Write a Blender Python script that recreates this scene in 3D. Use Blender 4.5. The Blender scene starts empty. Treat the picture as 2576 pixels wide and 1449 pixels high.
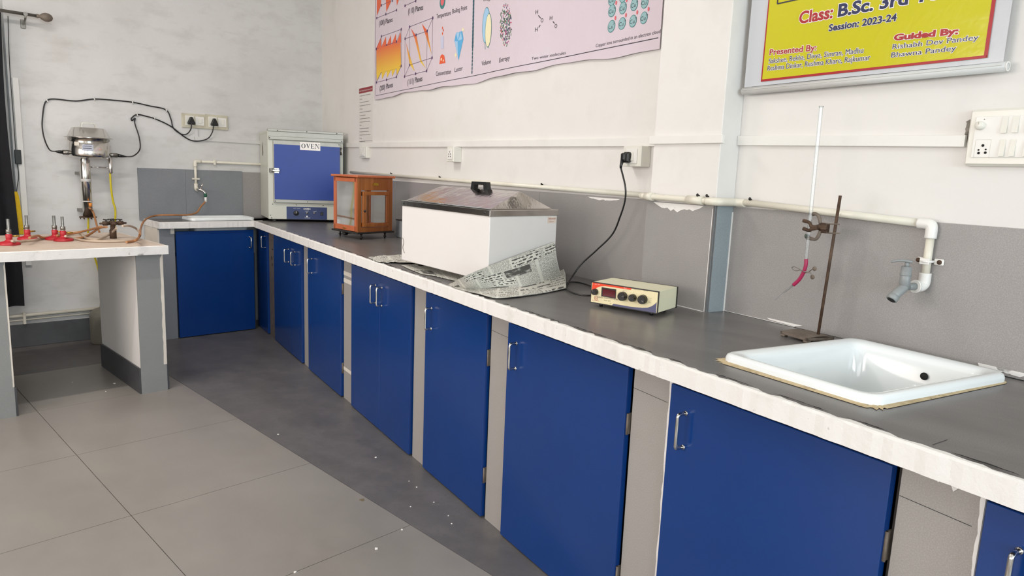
import bpy, math, random
from mathutils import Vector, Matrix
from math import sin, cos, pi, radians
random.seed(7)
C = bpy.context.scene.collection

# ------------------------------------------------------------------ camera
CAM_LOC = Vector((-3.1539, -5.4061, 1.2763))
YAW, PITCH, ROLL, FPX = 0.7986, -0.1623, 0.0409, 1741.1
fw = Vector((sin(YAW)*cos(PITCH), cos(YAW)*cos(PITCH), sin(PITCH)))
rt0 = Vector((cos(YAW), -sin(YAW), 0)); up0 = rt0.cross(fw)
RT = rt0*cos(ROLL) + up0*sin(ROLL); UP = -rt0*sin(ROLL) + up0*cos(ROLL)
cd = bpy.data.cameras.new('camera'); cam = bpy.data.objects.new('camera', cd); C.objects.link(cam)
cam.matrix_world = Matrix(((RT.x, UP.x, -fw.x, CAM_LOC.x), (RT.y, UP.y, -fw.y, CAM_LOC.y), (RT.z, UP.z, -fw.z, CAM_LOC.z), (0, 0, 0, 1)))
cd.sensor_width = 36; cd.lens = FPX/2576*36; cd.clip_start = .02
bpy.context.scene.camera = cam

# ------------------------------------------------------------------ light
sc = bpy.context.scene
sc.view_settings.view_transform = 'Standard'; sc.view_settings.look = 'None'
sc.view_settings.gamma = 1; sc.view_settings.use_curve_mapping = False
sc.view_settings.exposure = 0.07
w = bpy.data.worlds.new('daylight'); sc.world = w; w.use_nodes = True
w.node_tree.nodes['Background'].inputs[0].default_value = (.75, .88, 1, 1)
w.node_tree.nodes['Background'].inputs[1].default_value = 2.2
def area(name, loc, target, sx, sy, power, col):
    l = bpy.data.lights.new(name, 'AREA'); l.shape = 'RECTANGLE'; l.size = sx; l.size_y = sy; l.energy = power; l.color = col
    o = bpy.data.objects.new(name, l); C.objects.link(o); o.location = loc
    o.rotation_euler = (Vector(target)-Vector(loc)).to_track_quat('-Z', 'Y').to_euler()
    return o
LEFT_X, REAR_Y, CEIL = -5.9, -9.2, 3.15
area('window_light', (LEFT_X+.1, -2.6, 1.75), (0, -2.6, 1.35), 2.6, 1.5, 80, (1, .86, .78))       # daylight of the left wall's far window
area('window_light', (LEFT_X+.1, -6.2, 1.75), (0, -6.2, 1.35), 2.6, 1.5, 34, (1, .92, .86))
area('window_light', (-3.9, REAR_Y+.1, 1.8), (-3.2, 0, 1.2), 2.6, 1.6, 120, (.82, .93, 1))          # cool daylight of the rear window
area('tube_light', (-2.6, -2.2, CEIL-.09), (-2.6, -2.2, 0), 1.2, .06, 34, (1, .95, .9))

# ------------------------------------------------------------------ frames of the room
A = 0.2239; B = 0.0411
WD = Vector((-sin(A), -cos(A), 0)); WN = Vector((-cos(A), sin(A), 0)); Z = Vector((0, 0, 1))
BX = Vector((cos(B), -sin(B), 0)); BN = Vector((sin(B), cos(B), 0))
def mat4(x, y, o=Vector((0, 0, 0))):
    return Matrix(((x.x, y.x, 0, o.x), (x.y, y.y, 0, o.y), (x.z, y.z, 1, o.z), (0, 0, 0, 1)))
MR = mat4(WD, -WN)      # right wall: x runs along it toward the viewer, -y into the room
MB_ = mat4(BX, BN)      # back wall: x runs along it to the right, -y into the room
MW = Matrix.Identity(4)
def hit(x, y, n, c):
    v = (x-1288)*RT - (y-724.5)*UP + FPX*fw
    return CAM_LOC + v*((c-n.dot(CAM_LOC))/n.dot(v))
def toR(P): return Vector((P.dot(WD), -P.dot(WN), P.z))
def toB(P): return Vector((P.dot(BX), P.dot(BN), P.z))
def hR(x, y, d=0.): return toR(hit(x, y, WN, d))          # a point on the right wall (d in front of it), wall frame
def hB(x, y, d=0.): return toB(hit(x, y, BN, -d))
def hZ(x, y, z=0.): return hit(x, y, Z, z)
def hRz(x, y, z=.85): return toR(hit(x, y, Z, z))
def hS(x, y, s): return toR(hit(x, y, WD, s))

# ------------------------------------------------------------------ mesh builder
class Mesh:
    def __init__(self, shear=0.): self.v = []; self.f = []; self.m = []; self.s = []; self.k = shear; self.uv = {}
    def add(self, vs, fs, m=0, smooth=False):
        b = len(self.v); self.v += [Vector(q) for q in vs]
        for q in fs: self.f.append([i+b for i in q]); self.m.append(m); self.s.append(smooth)
        return b
    def box(self, x0, x1, y0, y1, z0, z1, m=0, ch=0.):
        if x0 > x1: x0, x1 = x1, x0
        if y0 > y1: y0, y1 = y1, y0
        c = min(ch, (x1-x0)/2.2, (y1-y0)/2.2, (z1-z0)/2.2)
        if c <= 0:
            vs = [(x, y, z) for z in (z0, z1) for y in (y0, y1) for x in (x0, x1)]
            self.add(vs, [(0, 2, 3, 1), (4, 5, 7, 6), (0, 1, 5, 4), (2, 6, 7, 3), (0, 4, 6, 2), (1, 3, 7, 5)], m); return
        vs = []; idx = {}
        for iz in (0, 1):
            for iy in (0, 1):
                for ix in (0, 1):
                    X = (x0, x1)[ix]; Y = (y0, y1)[iy]; ZZ = (z0, z1)[iz]; sx, sy, sz = (1, -1)[ix], (1, -1)[iy], (1, -1)[iz]
                    idx[ix, iy, iz, 0] = len(vs); vs.append((X, Y+sy*c, ZZ+sz*c))
                    idx[ix, iy, iz, 1] = len(vs); vs.append((X+sx*c, Y, ZZ+sz*c))
                    idx[ix, iy, iz, 2] = len(vs); vs.append((X+sx*c, Y+sy*c, ZZ))
        fs = []
        o = [(0, 0), (1, 0), (1, 1), (0, 1)]
        for e in (0, 1):
            a = [idx[e, p, q, 0] for p, q in o]; fs.append(a if e else a[::-1])
            a = [idx[q, e, p, 1] for p, q in o]; fs.append(a if e else a[::-1])
            a = [idx[p, q, e, 2] for p, q in o]; fs.append(a if e else a[::-1])
        for i in (0, 1):
            for j in (0, 1):
                fl = (i+j) % 2
                a = [idx[i, j, 0, 0], idx[i, j, 1, 0], idx[i, j, 1, 1], idx[i, j, 0, 1]]; fs.append(a[::-1] if not fl else a)
                a = [idx[0, i, j, 1], idx[1, i, j, 1], idx[1, i, j, 2], idx[0, i, j, 2]]; fs.append(a[::-1] if not fl else a)
                a = [idx[i, 0, j, 2], idx[i, 1, j, 2], idx[i, 1, j, 0], idx[i, 0, j, 0]]; fs.append(a[::-1] if not fl else a)
        for i in (0, 1):
            for j in (0, 1):
                for l in (0, 1):
                    a = [idx[i, j, l, q] for q in (0, 1, 2)]; fs.append(a if (i+j+l) % 2 else a[::-1])
        self.add(vs, fs, m)
    def loft(self, rings, m=0, smooth=True, cap=(True, True), closed=True):
        n = len(rings[0]); b = self.add([p for r in rings for p in r], [], m)
        for i in range(len(rings)-1):
            for j in range(n if closed else n-1):
                k = (j+1) % n
                self.f.append([b+i*n+j, b+i*n+k, b+(i+1)*n+k, b+(i+1)*n+j]); self.m.append(m); self.s.append(smooth)
        if cap[0]: self.f.append([b+j for j in range(n)][::-1]); self.m.append(m); self.s.append(False)
        if cap[1]: self.f.append([b+(len(rings)-1)*n+j for j in range(n)]); self.m.append(m); self.s.append(False)
    def tube(self, pts, r, seg=10, m=0, sm=0, caps=True):
        P = [Vector(q) for q in pts]
        if sm: P = smooth_path(P, sm)
        n = len(P); rr = r if isinstance(r, (list, tuple)) else None
        if rr and len(rr) != n: rr = [rr[min(len(rr)-1, int(i*(len(rr)-1)/(n-1)+.5))] for i in range(n)]
        T = [(P[min(i+1, n-1)]-P[max(i-1, 0)]).normalized() for i in range(n)]
        N = T[0].orthogonal().normalized(); rings = []
        for i in range(n):
            N = (N - T[i]*N.dot(T[i])).normalized(); Bv = T[i].cross(N); q = rr[i] if rr else r
            rings.append([P[i]+(N*cos(2*pi*j/seg)+Bv*sin(2*pi*j/seg))*q for j in range(seg)])
        self.loft(rings, m, True, (caps, caps))
    def cyl(self, a, b, r, r2=None, seg=20, m=0): self.tube([a, b], [r, r if r2 is None else r2], seg, m)
    def lathe(self, prof, o=(0, 0, 0), axis='z', seg=28, m=0, cap=(False, False)):
        rings = []
        for r, h in prof:
            ring = []
            for j in range(seg):
                a = 2*pi*j/seg; x, y = r*cos(a), r*sin(a)
                q = {'z': (x, y, h), 'y': (x, h, y), 'x': (h, x, y)}[axis]
                ring.append(Vector(o)+Vector(q))
            rings.append(ring if axis != 'y' else ring[::-1])
        self.loft(rings, m, True, cap)
    def ball(self, c, r, m=0, seg=14, sc=(1, 1, 1)):
        rings = []
        for i in range(1, seg//2):
            a = pi*i/(seg//2); rings.append([Vector(c)+Vector((sin(a)*cos(2*pi*j/seg)*r*sc[0], sin(a)*sin(2*pi*j/seg)*r*sc[1], -cos(a)*r*sc[2])) for j in range(seg)])
        self.loft(rings, m, True, (True, True))
    def prism(self, poly, axis, a, b, m=0):
        """poly: 2D points; axis 'y': poly in (x,z) from y=a to y=b; 'z': (x,y); 'x': (y,z)"""
        def p(q, h): return {'y': (q[0], h, q[1]), 'z': (q[0], q[1], h), 'x': (h, q[0], q[1])}[axis]
        n = len(poly); vs = [p(q, a) for q in poly]+[p(q, b) for q in poly]
        self.add(vs, [list(range(n))[::-1], list(range(n, 2*n))]+[(i, (i+1) % n, n+(i+1) % n, n+i) for i in range(n)], m)
    def build(self, name, mats, parent=None, M=None, bev=0., fix=True):
        me = bpy.data.meshes.new(name)
        vs = [(v.x+self.k*v.y, v.y, v.z) for v in self.v]
        me.from_pydata(vs, [], self.f)
        for q in (mats if isinstance(mats, (list, tuple)) else [mats]): me.materials.append(q)
        for pl, m, s in zip(me.polygons, self.m, self.s): pl.material_index = m; pl.use_smooth = s
        if self.uv:
            ul = me.uv_layers.new(name='uv')
            for lp in me.loops: ul.data[lp.index].uv = self.uv.get(lp.vertex_index, (0, 0))
        me.update()
        if fix:
            import bmesh
            bm = bmesh.new(); bm.from_mesh(me); bmesh.ops.recalc_face_normals(bm, faces=bm.faces); bm.to_mesh(me); bm.free()
        o = bpy.data.objects.new(name, me); C.objects.link(o)
        if parent is not None: o.parent = parent
        if M is not None: o.matrix_world = M
        if bev:
            b = o.modifiers.new('bevel', 'BEVEL'); b.width = bev; b.segments = 2; b.limit_method = 'ANGLE'; b.angle_limit = radians(40)
        return o
def smooth_path(P, sub):
    out = []; n = len(P)
    for i in range(n-1):
        a, b, c, d = P[max(i-1, 0)], P[i], P[i+1], P[min(i+2, n-1)]
        for k in range(sub):
            t = k/sub; out.append(.5*((2*b)+(c-a)*t+(2*a-5*b+4*c-d)*t*t+(3*b-a-3*c+d)*t**3))
    out.append(P[-1]); return out
def tag(o, label=None, cat=None, group=None, kind=None):
    if label: o['label'] = label
    if cat: o['category'] = cat
    if group: o['group'] = group
    if kind: o['kind'] = kind
    return o
def thing(name, label, cat, M=None, group=None):
    o = bpy.data.objects.new(name, None); C.objects.link(o); o.empty_display_size = .05
    if M is not None: o.matrix_world = M
    return tag(o, label, cat, group)
def struct(m, name, mats, M=None, label=None):
    o = m.build(name, mats, None, M); o['kind'] = 'structure'
    if label: o['label'] = label
    return o
def T(x, y, z): return Matrix.Translation((x, y, z))
def copy_tree(o, parent=None):
    c = o.copy(); C.objects.link(c)
    if parent is not None: c.parent = parent
    for ch in o.children: copy_tree(ch, c)
    return c

# ------------------------------------------------------------------ materials
def srgb(h):
    if isinstance(h, str): h = [int(h[i:i+2], 16)/255 for i in (0, 2, 4)]
    return tuple((c/12.92 if c <= .04045 else ((c+.055)/1.055)**2.4) for c in h)+(1,)
class Mat:
    def __init__(self, name, col, rough=.5, metal=0., spec=.5):
        self.m = bpy.data.materials.new(name); self.m.use_nodes = True; self.nt = self.m.node_tree; self.n = self.nt.nodes; self.l = self.nt.links
        self.b = self.n['Principled BSDF']; self.b.inputs['Base Color'].default_value = srgb(col)
        self.b.inputs['Roughness'].default_value = rough; self.b.inputs['Metallic'].default_value = metal
        self.b.inputs['Specular IOR Level'].default_value = spec; self.col = srgb(col); self.out = None
        self.tc = self.n.new('ShaderNodeTexCoord')
    def noise(self, scale, detail=4, rough=.6, coord='Object', stretch=None):
        t = self.n.new('ShaderNodeTexNoise'); t.inputs['Scale'].default_value = scale; t.inputs['Detail'].default_value = detail; t.inputs['Roughness'].default_value = rough
        src = self.tc.outputs[coord]
        if stretch:
            mp = self.n.new('ShaderNodeMapping'); mp.inputs['Scale'].default_value = stretch; self.l.new(src, mp.inputs[0]); src = mp.outputs[0]
        self.l.new(src, t.inputs['Vector']); return t.outputs[0]
    def ramp(self, fac, a, b):
        r = self.n.new('ShaderNodeMapRange'); r.inputs[1].default_value = a; r.inputs[2].default_value = b; self.l.new(fac, r.inputs[0]); return r.outputs[0]
    def math(self, op, a, b):
        q = self.n.new('ShaderNodeMath'); q.operation = op
        for i, v in enumerate((a, b)):
            if isinstance(v, (int, float)): q.inputs[i].default_value = v
            else: self.l.new(v, q.inputs[i])
        return q.outputs[0]
    def mix(self, fac, col):
        q = self.n.new('ShaderNodeMix'); q.data_type = 'RGBA'
        if isinstance(fac, (int, float)): q.inputs[0].default_value = fac
        else: self.l.new(fac, q.inputs[0])
        if self.out: self.l.new(self.out, q.inputs[6])
        else: q.inputs[6].default_value = self.col
        q.inputs[7].default_value = srgb(col); self.out = q.outputs[2]; self.l.new(self.out, self.b.inputs['Base Color']); return self
    def mottle(self, scale, lo, hi, col, amt=1., stretch=None, detail=4):
        f = self.ramp(self.noise(scale, detail, stretch=stretch), lo, hi)
        if amt != 1: f = self.math('MULTIPLY', f, amt)
        return self.mix(f, col)
    def bump(self, scale, strength, dist=.002, stretch=None, detail=5):
        bp = self.n.new('ShaderNodeBump'); bp.inputs['Strength'].default_value = strength; bp.inputs['Distance'].default_value = dist
        self.l.new(self.noise(scale, detail, stretch=stretch), bp.inputs['Height'])
        if self.b.inputs['Normal'].is_linked: self.l.new(self.b.inputs['Normal'].links[0].from_socket, bp.inputs['Normal'])
        self.l.new(bp.outputs[0], self.b.inputs['Normal']); return self
    def xyz(self):
        s = self.n.new('ShaderNodeSeparateXYZ'); self.l.new(self.tc.outputs['Object'], s.inputs[0]); return s.outputs
wall_paint = Mat('white_wall_paint', 'dfdcd8', .75).mottle(1.3, .45, .8, 'cfccc6', .5).mottle(5, .55, .8, 'c6c2bb', .35).bump(40, .25, .002).bump(6, .2, .006).m
wall_back = Mat('dusty_wall_paint', 'd3d2d0', .8).mottle(1.1, .45, .75, 'bab7b1', .6).mottle(4, .5, .8, 'aca9a3', .5, (1, 1, 2.2)).mottle(11, .6, .85, 'a29d95', .35, (.5, 1, 2)).bump(30, .5, .003).bump(5, .3, .008).m
ceil_paint = Mat('ceiling_paint', 'e6e6e4', .8).bump(30, .1).m
tile_g = Mat('speckled_grey_tile', '8f8b89', .38).mottle(420, .45, .62, 'a39f9c', .8).mottle(2.2, .45, .75, '84807e', .5)
tile_g = tile_g.m
tile_b = Mat('blue_grey_tile', '7c7f83', .4).mottle(380, .45, .62, '8b8e92', .7).mottle(3, .45, .75, '70747a', .5).m
tile_p = Mat('pillar_tile', '9a9590', .42).mottle(400, .45, .62, 'aaa5a0', .7).mottle(4, .5, .8, '8b8681', .5).m
counter_m = Mat('worktop_tile', '676463', .3).mottle(420, .45, .62, '7b7774', .9).mottle(3.5, .4, .75, '514e4e', .7, (2, .5, 1)).mottle(14, .62, .8, '8b8783', .4, (3, .6, 1))
counter_m = counter_m.bump(120, .05, .001).m
white_chip = Mat('rough_white_paint', 'e4e1dd', .7).mottle(9, .55, .75, 'cdc6bf', .6).mottle(38, .66, .74, '8d8781', .6).bump(55, .45, .003).bump(160, .4, .0015).m
cream = Mat('cream_plaster', 'd8d0c4', .8).mottle(6, .5, .8, 'beb5a8', .6).bump(40, .4, .003).m
door_blue = Mat('blue_laminate', '0a3778', .2, 0, .5).mottle(3, .4, .8, '09306c', .5).bump(9, .06, .004).bump(500, .04, .0005).m
dark = Mat('dark_gap', '0b0b0c', .8).mottle(8, .5, .8, '141414').m
inside = Mat('cabinet_inside', '39332d', .8).mottle(5, .4, .8, '2a2520').m
steel = Mat('polished_steel', 'd6d3ce', .16, 1).mottle(7, .4, .8, 'bdb9b2', .5).bump(5, .15, .01, (1, 1, .2)).m
steel_d = Mat('dull_steel', '8f8c86', .38, 1).mottle(20, .45, .8, '6f6b65', .6).m
rust = Mat('rusty_iron', '5a4536', .75, .4).mottle(40, .4, .7, '3b2b22', .9).mottle(9, .5, .8, '76675a', .6).bump(80, .5, .002).m
castgrey = Mat('worn_cast_iron', '7b7065', .7, .3).mottle(25, .4, .75, '5c5047', .8).mottle(70, .55, .8, '8e857b', .5).bump(60, .4, .002).m
pipe_m = Mat('cream_pipe', 'dcd7c8', .35).mottle(8, .5, .8, 'cbc3b0', .6).mottle(40, .66, .74, '7d7363', .5).m
pvc = Mat('white_pvc', 'e3e1dc', .35).mottle(5, .5, .8, 'd2cfc8', .5).m
switch_m = Mat('ivory_plastic', 'dedcd2', .28).mottle(6, .5, .8, 'd2cfc3', .4).m
black = Mat('black_plastic', '131313', .35).mottle(12, .4, .8, '1d1d1d').m
blackm = Mat('black_enamel', '1a1715', .45).mottle(18, .45, .8, '2a2522').m
ceramic = Mat('white_glazed_ceramic', 'e6eaea', .08, 0, .6).mottle(4, .5, .9, 'dfe3e2', .5).m
grout_y = Mat('yellowed_grout', 'c3b08c', .85).mottle(30, .45, .7, '9d8a68', .8).mottle(90, .6, .7, '4a3f31', .6).bump(80, .8, .003).m
floor_t = Mat('pale_floor_tile', '8d8882', .33).mottle(1.6, .4, .75, '7e7872', .8).mottle(6, .5, .8, '958f86', .5, (1, .4, 1)).mottle(90, .72, .78, '6d6358', .5).bump(25, .05, .001).m
floor_d = Mat('old_stone_floor', '676463', .4).mottle(3, .35, .7, '545151', .8, (2, .8, 1)).mottle(9, .45, .8, '77726f', .6).mottle(60, .55, .8, '4b4746', .5).bump(18, .15, .002).m
grout = Mat('floor_grout', '57504a', .9).mottle(20, .4, .7, '443e39').m
wood = Mat('varnished_wood', '96561f', .3).mottle(7, .35, .7, '874517', .8, (1, 1, .09)).mottle(30, .45, .7, 'b9743a', .6, (1, 1, .05)).bump(30, .1, .001, (1, 1, .06)).m
wood_r = Mat('reddish_wood', 'c0683e', .28).mottle(8, .35, .7, 'a5512c', .7, (1, 1, .09)).m
brass = Mat('brass', 'c8a044', .3, 1).mottle(20, .4, .8, 'a9842f').m
oven_w = Mat('cream_enamel', 'c9cabd', .35).mottle(5, .45, .8, 'bdbdae', .5).mottle(30, .7, .78, '8d8b80', .4).m
oven_b = Mat('blue_enamel', '1b3c92', .4).mottle(4, .45, .8, '183686', .5).bump(300, .15, .0008).m
oven_p = Mat('navy_panel', '152a63', .35).mottle(6, .5, .8, '122456').m
grey_tr = Mat('grey_strip', 'a9a8a0', .4, .3).mottle(10, .45, .8, '94938b', .6).m
bath_w = Mat('white_powder_coat', 'e2dedb', .38).mottle(3, .5, .85, 'd9d5d1', .5).bump(90, .08, .001).m
paper_n = None
table_w = Mat('worn_table_top', 'c9b7a6', .55).mottle(6, .45, .75, 'b39f8d', .7).mottle(150, .5, .65, 'd6c7b8', .6).m
red_p = Mat('red_enamel', 'b0202c', .4).mottle(15, .45, .8, '8d1822', .6).m
rubber_o = Mat('orange_rubber', 'a9764c', .5).mottle(14, .4, .8, '8a5b37', .8).m
rubber_w = Mat('milky_hose', 'b8a692', .35).mottle(10, .45, .8, '9c8672', .7).m
rubber_y = Mat('yellow_hose', 'c9b814', .4).mottle(15, .45, .8, 'a89908', .6).m
rubber_r = Mat('pink_rubber', 'a32050', .45).mottle(15, .45, .8, '8a1840', .6).m
tapgrey = Mat('grey_plastic_tap', '8c9090', .4).mottle(20, .45, .8, '747878', .6).m
green_p = Mat('green_plastic', '0d5138', .4).mottle(9, .5, .8, '0a4330').m
cloth_b = Mat('black_curtain', '09090f', .9).mottle(30, .4, .8, '0f0f16').bump(200, .3, .001).m
def plain(n, c, r=.5, me=0): return Mat(n, c, r, me).mottle(8, .5, .9, c, .2).m
ink_k = plain('black_ink', '2a2430', .35); ink_b = plain('navy_ink', '0f1a4c', .35); ink_r = plain('red_ink', 'a3141f', .35); white_i = plain('white_ink', 'f1ece6', .35)
glass = bpy.data.materials.new('clear_glass'); glass.use_nodes = True
gb = glass.node_tree.nodes['Principled BSDF']; gb.inputs['Transmission Weight'].default_value = 1; gb.inputs['Roughness'].default_value = .02; gb.inputs['IOR'].default_value = 1.3
def thin_glass(name, tint, fac, amt=1., rough=.05):
    g = bpy.data.materials.new(name); g.use_nodes = True; nt = g.node_tree; nt.nodes.clear()
    o = nt.nodes.new('ShaderNodeOutputMaterial'); mx = nt.nodes.new('ShaderNodeMixShader'); t = nt.nodes.new('ShaderNodeBsdfTransparent'); gl = nt.nodes.new('ShaderNodeBsdfGlossy')
    t.inputs[0].default_value = srgb(tint); gl.inputs['Roughness'].default_value = rough; fr = nt.nodes.new('ShaderNodeFresnel'); fr.inputs[0].default_value = 1.45
    ad = nt.nodes.new('ShaderNodeMath'); ad.operation = 'ADD'; ad.inputs[1].default_value = fac; nt.links.new(fr.outputs[0], ad.inputs[0])
    ml = nt.nodes.new('ShaderNodeMath'); ml.operation = 'MULTIPLY'; ml.inputs[1].default_value = amt; nt.links.new(ad.outputs[0], ml.inputs[0]); nt.links.new(ml.outputs[0], mx.inputs[0]); nt.links.new(t.outputs[0], mx.inputs[1]); nt.links.new(gl.outputs[0], mx.inputs[2]); nt.links.new(mx.outputs[0], o.inputs[0]); return g
pane_g = thin_glass('window_pane', 'fbfdfb', .0); burette_g = thin_glass('burette_glass', 'f6f8f8', .14, .55, .25); jar_g = thin_glass('jar_plastic', 'e6e3d8', .06, .6, .3)
def _jar():
    nt = jar_g.node_tree; d = nt.nodes.new('ShaderNodeBsdfDiffuse'); d.inputs[0].default_value = srgb('9b978b'); mx = nt.nodes.new('ShaderNodeMixShader'); mx.inputs[0].default_value = .45
    o = [n for n in nt.nodes if n.type == 'OUTPUT_MATERIAL'][0]; src = o.inputs[0].links[0].from_socket; nt.links.new(src, mx.inputs[1]); nt.links.new(d.outputs[0], mx.inputs[2]); nt.links.new(mx.outputs[0], o.inputs[0])
_jar()
tile_c = Mat('cool_lit_tile', '8d979b', .4).mottle(380, .45, .62, '9aa4a8', .7).mottle(3, .45, .75, '7f8a90', .5).m  # column side tile: cool rear daylight put into its paler, bluer colour
tile_n = Mat('neutral_grey_tile', '868786', .4).mottle(380, .45, .62, '949592', .7).mottle(3, .45, .75, '7b7c7c', .5).m

# ================================================================== THE ROOM
H0 = .85
X1, X2, TY, TS, YB = -2.4198, -1.7025, -1.3813, .7146, -.6326
S_END = 9.3
# right wall: bay, column, bay
m = Mesh(); m.box(-.2, S_END, 0, .18, 0, CEIL); struct(m, 'wall_right', wall_paint, MR)
m = Mesh(); m.box(4.11, 4.415, -.09, .0, 0, CEIL, 0, .002); struct(m, 'trim_1', wall_paint, MR, 'plastered column standing out of the long wall')
# back wall with a window opening
wx0, wx1, wz0, wz1 = -3.7, -2.178, .82, 2.5
m = Mesh(); m.box(LEFT_X-.3, wx0, 0, .2, 0, CEIL); m.box(wx1, .25, 0, .2, 0, CEIL); m.box(wx0, wx1, 0, .2, 0, wz0); m.box(wx0, wx1, 0, .2, wz1, CEIL)
struct(m, 'wall_back', wall_back, MB_)
m = Mesh()
for a, b in ((wx0, wx0+.05), (wx1-.05, wx1), ((wx0+wx1)/2-.03, (wx0+wx1)/2+.03)): m.box(a, b, .1, .15, wz0, wz1)
m.box(wx0, wx1, .1, .15, wz0, wz0+.05); m.box(wx0, wx1, .1, .15, wz1-.05, wz1)
win = struct(m, 'window_1', pvc, MB_)
m = Mesh(); m.box(wx0+.05, wx1-.05, .12, .125, wz0+.05, wz1-.05); m.build('pane', pane_g, win)
# left wall with two windows, rear wall with one
def holed(name, axis, c0, c1, lo, hi, holes, mats):
    m = Mesh(); cur = lo
    def bx(a, b, z0, z1):
        if axis == 'x': m.box(c0, c1, a, b, z0, z1)
        else: m.box(a, b, c0, c1, z0, z1)
    for a, b, z0, z1 in holes: bx(cur, a, 0, CEIL); bx(a, b, 0, z0); bx(a, b, z1, CEIL); cur = b
    bx(cur, hi, 0, CEIL); struct(m, name, mats)
def winframe(n, axis, c, a, b, z0, z1):
    m = Mesh(); mid = (a+b)/2
    def bx(p, q, r, s, e=.025):
        if axis == 'x': m.box(c-e, c+e, p, q, r, s)
        else: m.box(p, q, c-e, c+e, r, s)
    for p in (a, mid-.03, b-.05): bx(p, p+.05, z0, z1)
    bx(a, b, z0, z0+.05); bx(a, b, z1-.05, z1)
    wo = struct(m, 'window_%d' % n, pvc); m2 = Mesh(); m = m2; bx(a+.05, b-.05, z0+.05, z1-.05, .002); m.build('pane', pane_g, wo)
holed('wall_left', 'x', LEFT_X-.2, LEFT_X, REAR_Y-.2, .35, [(-7.5, -4.9, 1.0, 2.5), (-3.9, -1.3, 1.0, 2.5)], wall_paint)
winframe(2, 'x', LEFT_X-.1, -7.5, -4.9, 1, 2.5); winframe(3, 'x', LEFT_X-.1, -3.9, -1.3, 1, 2.5)
holed('wall_rear', 'y', REAR_Y-.2, REAR_Y, LEFT_X-.2, -1.6, [(-5.2, -2.6, 1.0, 2.6)], wall_paint)
winframe(4, 'y', REAR_Y-.1, -5.2, -2.6, 1, 2.6)
m = Mesh(); m.box(LEFT_X-.3, .6, REAR_Y-.3, .5, CEIL, CEIL+.15); struct(m, 'ceiling', ceil_paint)
# floor: pale tiles up to the line, old dark stone along the counters
m = Mesh(); m.box(LEFT_X-.3, .6, REAR_Y-.3, .5, -.15, -.0025, 2)
m.box(X2+.001, .5, REAR_Y, .35, -.01, 0, 1); m.box(LEFT_X, X2+.001, YB, .35, -.01, 0, 1)
g = .0013
ys = [YB]; y = TY
while y > YB: y -= TS
ys.append(TY) if TY < YB else None
y = TY-TS
while y > REAR_Y: ys.append(y); y -= TS
ys.append(REAR_Y)
xs = [X2, X1]; x = X1-TS
while x > LEFT_X: xs.append(x); x -= TS
xs.append(LEFT_X)
for i in range(len(xs)-1):
    for j in range(len(ys)-1): m.box(xs[i+1]+g, xs[i]-g, ys[j+1]+g, ys[j]-g, -.01, 0, 0)
struct(m, 'floor', [floor_t, floor_d, grout])
# tile dado along the walls
HB = 1.203
m = Mesh()
for a, b in ((-.02, 1.05), (1.05, 1.62), (1.62, 2.6), (2.6, 3.3), (3.3, 4.108)): m.box(a+.0006, b-.0006, -.012, 0, H0-.01, HB)
struct(m, 'trim_2', tile_g, MR, 'grey tile dado of the far bay behind the worktop')
m = Mesh(); m.box(4.105, 4.415+.01, -.1, -.0895, H0-.01, HB, 0, .001); struct(m, 'trim_3', tile_g, MR, 'grey tile facing on the front of the column')
m = Mesh(); m.box(4.4152, 4.425, -.1, 0, H0-.01, HB, 0, .001); struct(m, 'trim_4', tile_c, MR, 'tile facing on the side of the column, tinted pale blue for the cool daylight on it')
m = Mesh()
for a, b in ((4.425, 5.62), (5.62, 6.9), (6.9, S_END)): m.box(a+.0006, b-.0006, -.014, 0, H0-.01, HB-.003)
struct(m, 'trim_5', tile_g, MR, 'grey tile dado of the near bay behind the worktop')
m = Mesh()
for a, b in ((-1.455, -1.13), (-1.13, -.70)): m.box(a+.0006, b-.0006, -.012, 0, H0-.01, 1.216)
struct(m, 'trim_6', tile_b, MB_, 'blue-grey tile dado behind the back sink')
m = Mesh(); m.box(-.70, .02, -.008, 0, H0-.01, 1.21); struct(m, 'trim_7', tile_g, MB_, 'darker tile dado behind the oven')
m = Mesh(); m.box(LEFT_X, -1.43, -.012, 0, 0, .155, 0, .002); struct(m, 'baseboard_back', Mat('dark_skirting_tile', '4d4e50', .45).mottle(6, .45, .75, '3b3a3a', .7).m, MB_)
# white plaster smears where the paint ran over the tiles
m = Mesh()
def smear(m, x0, x1, z0, hgt, yy, n=16, mi=0):
    top = []; bot = []
    for i in range(n+1):
        t = i/n; x = x0+(x1-x0)*t; top.append((x, z0)); bot.append((x+random.uniform(-.004, .004), z0-hgt*(sin(pi*t)**.5)*(0.55+.45*random.random())))
    m.prism(top+bot[::-1], 'y', yy, yy-.0012, mi)
a = hR(1645, 512, .1); b = hR(1770, 520, .1); smear(m, a.x, b.x, 1.2, .03, -.1001)
a = hR(1480, 490, .012); b = hR(1560, 500, .012); smear(m, a.x, b.x, 1.197, .012, -.0121)
for q in (2480, 2530): a = hR(q, 940, .014); smear(m, a.x-.02, a.x+.05, .868, .014, -.0141, 12)
a = hR(1930, 806, .014); b = hR(2020, 820, .014); smear(m, a.x, b.x, .860, .010, -.0141, 9)
struct(m, 'trim_8', white_chip, MR, 'dried white plaster smears on the dado')
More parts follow.
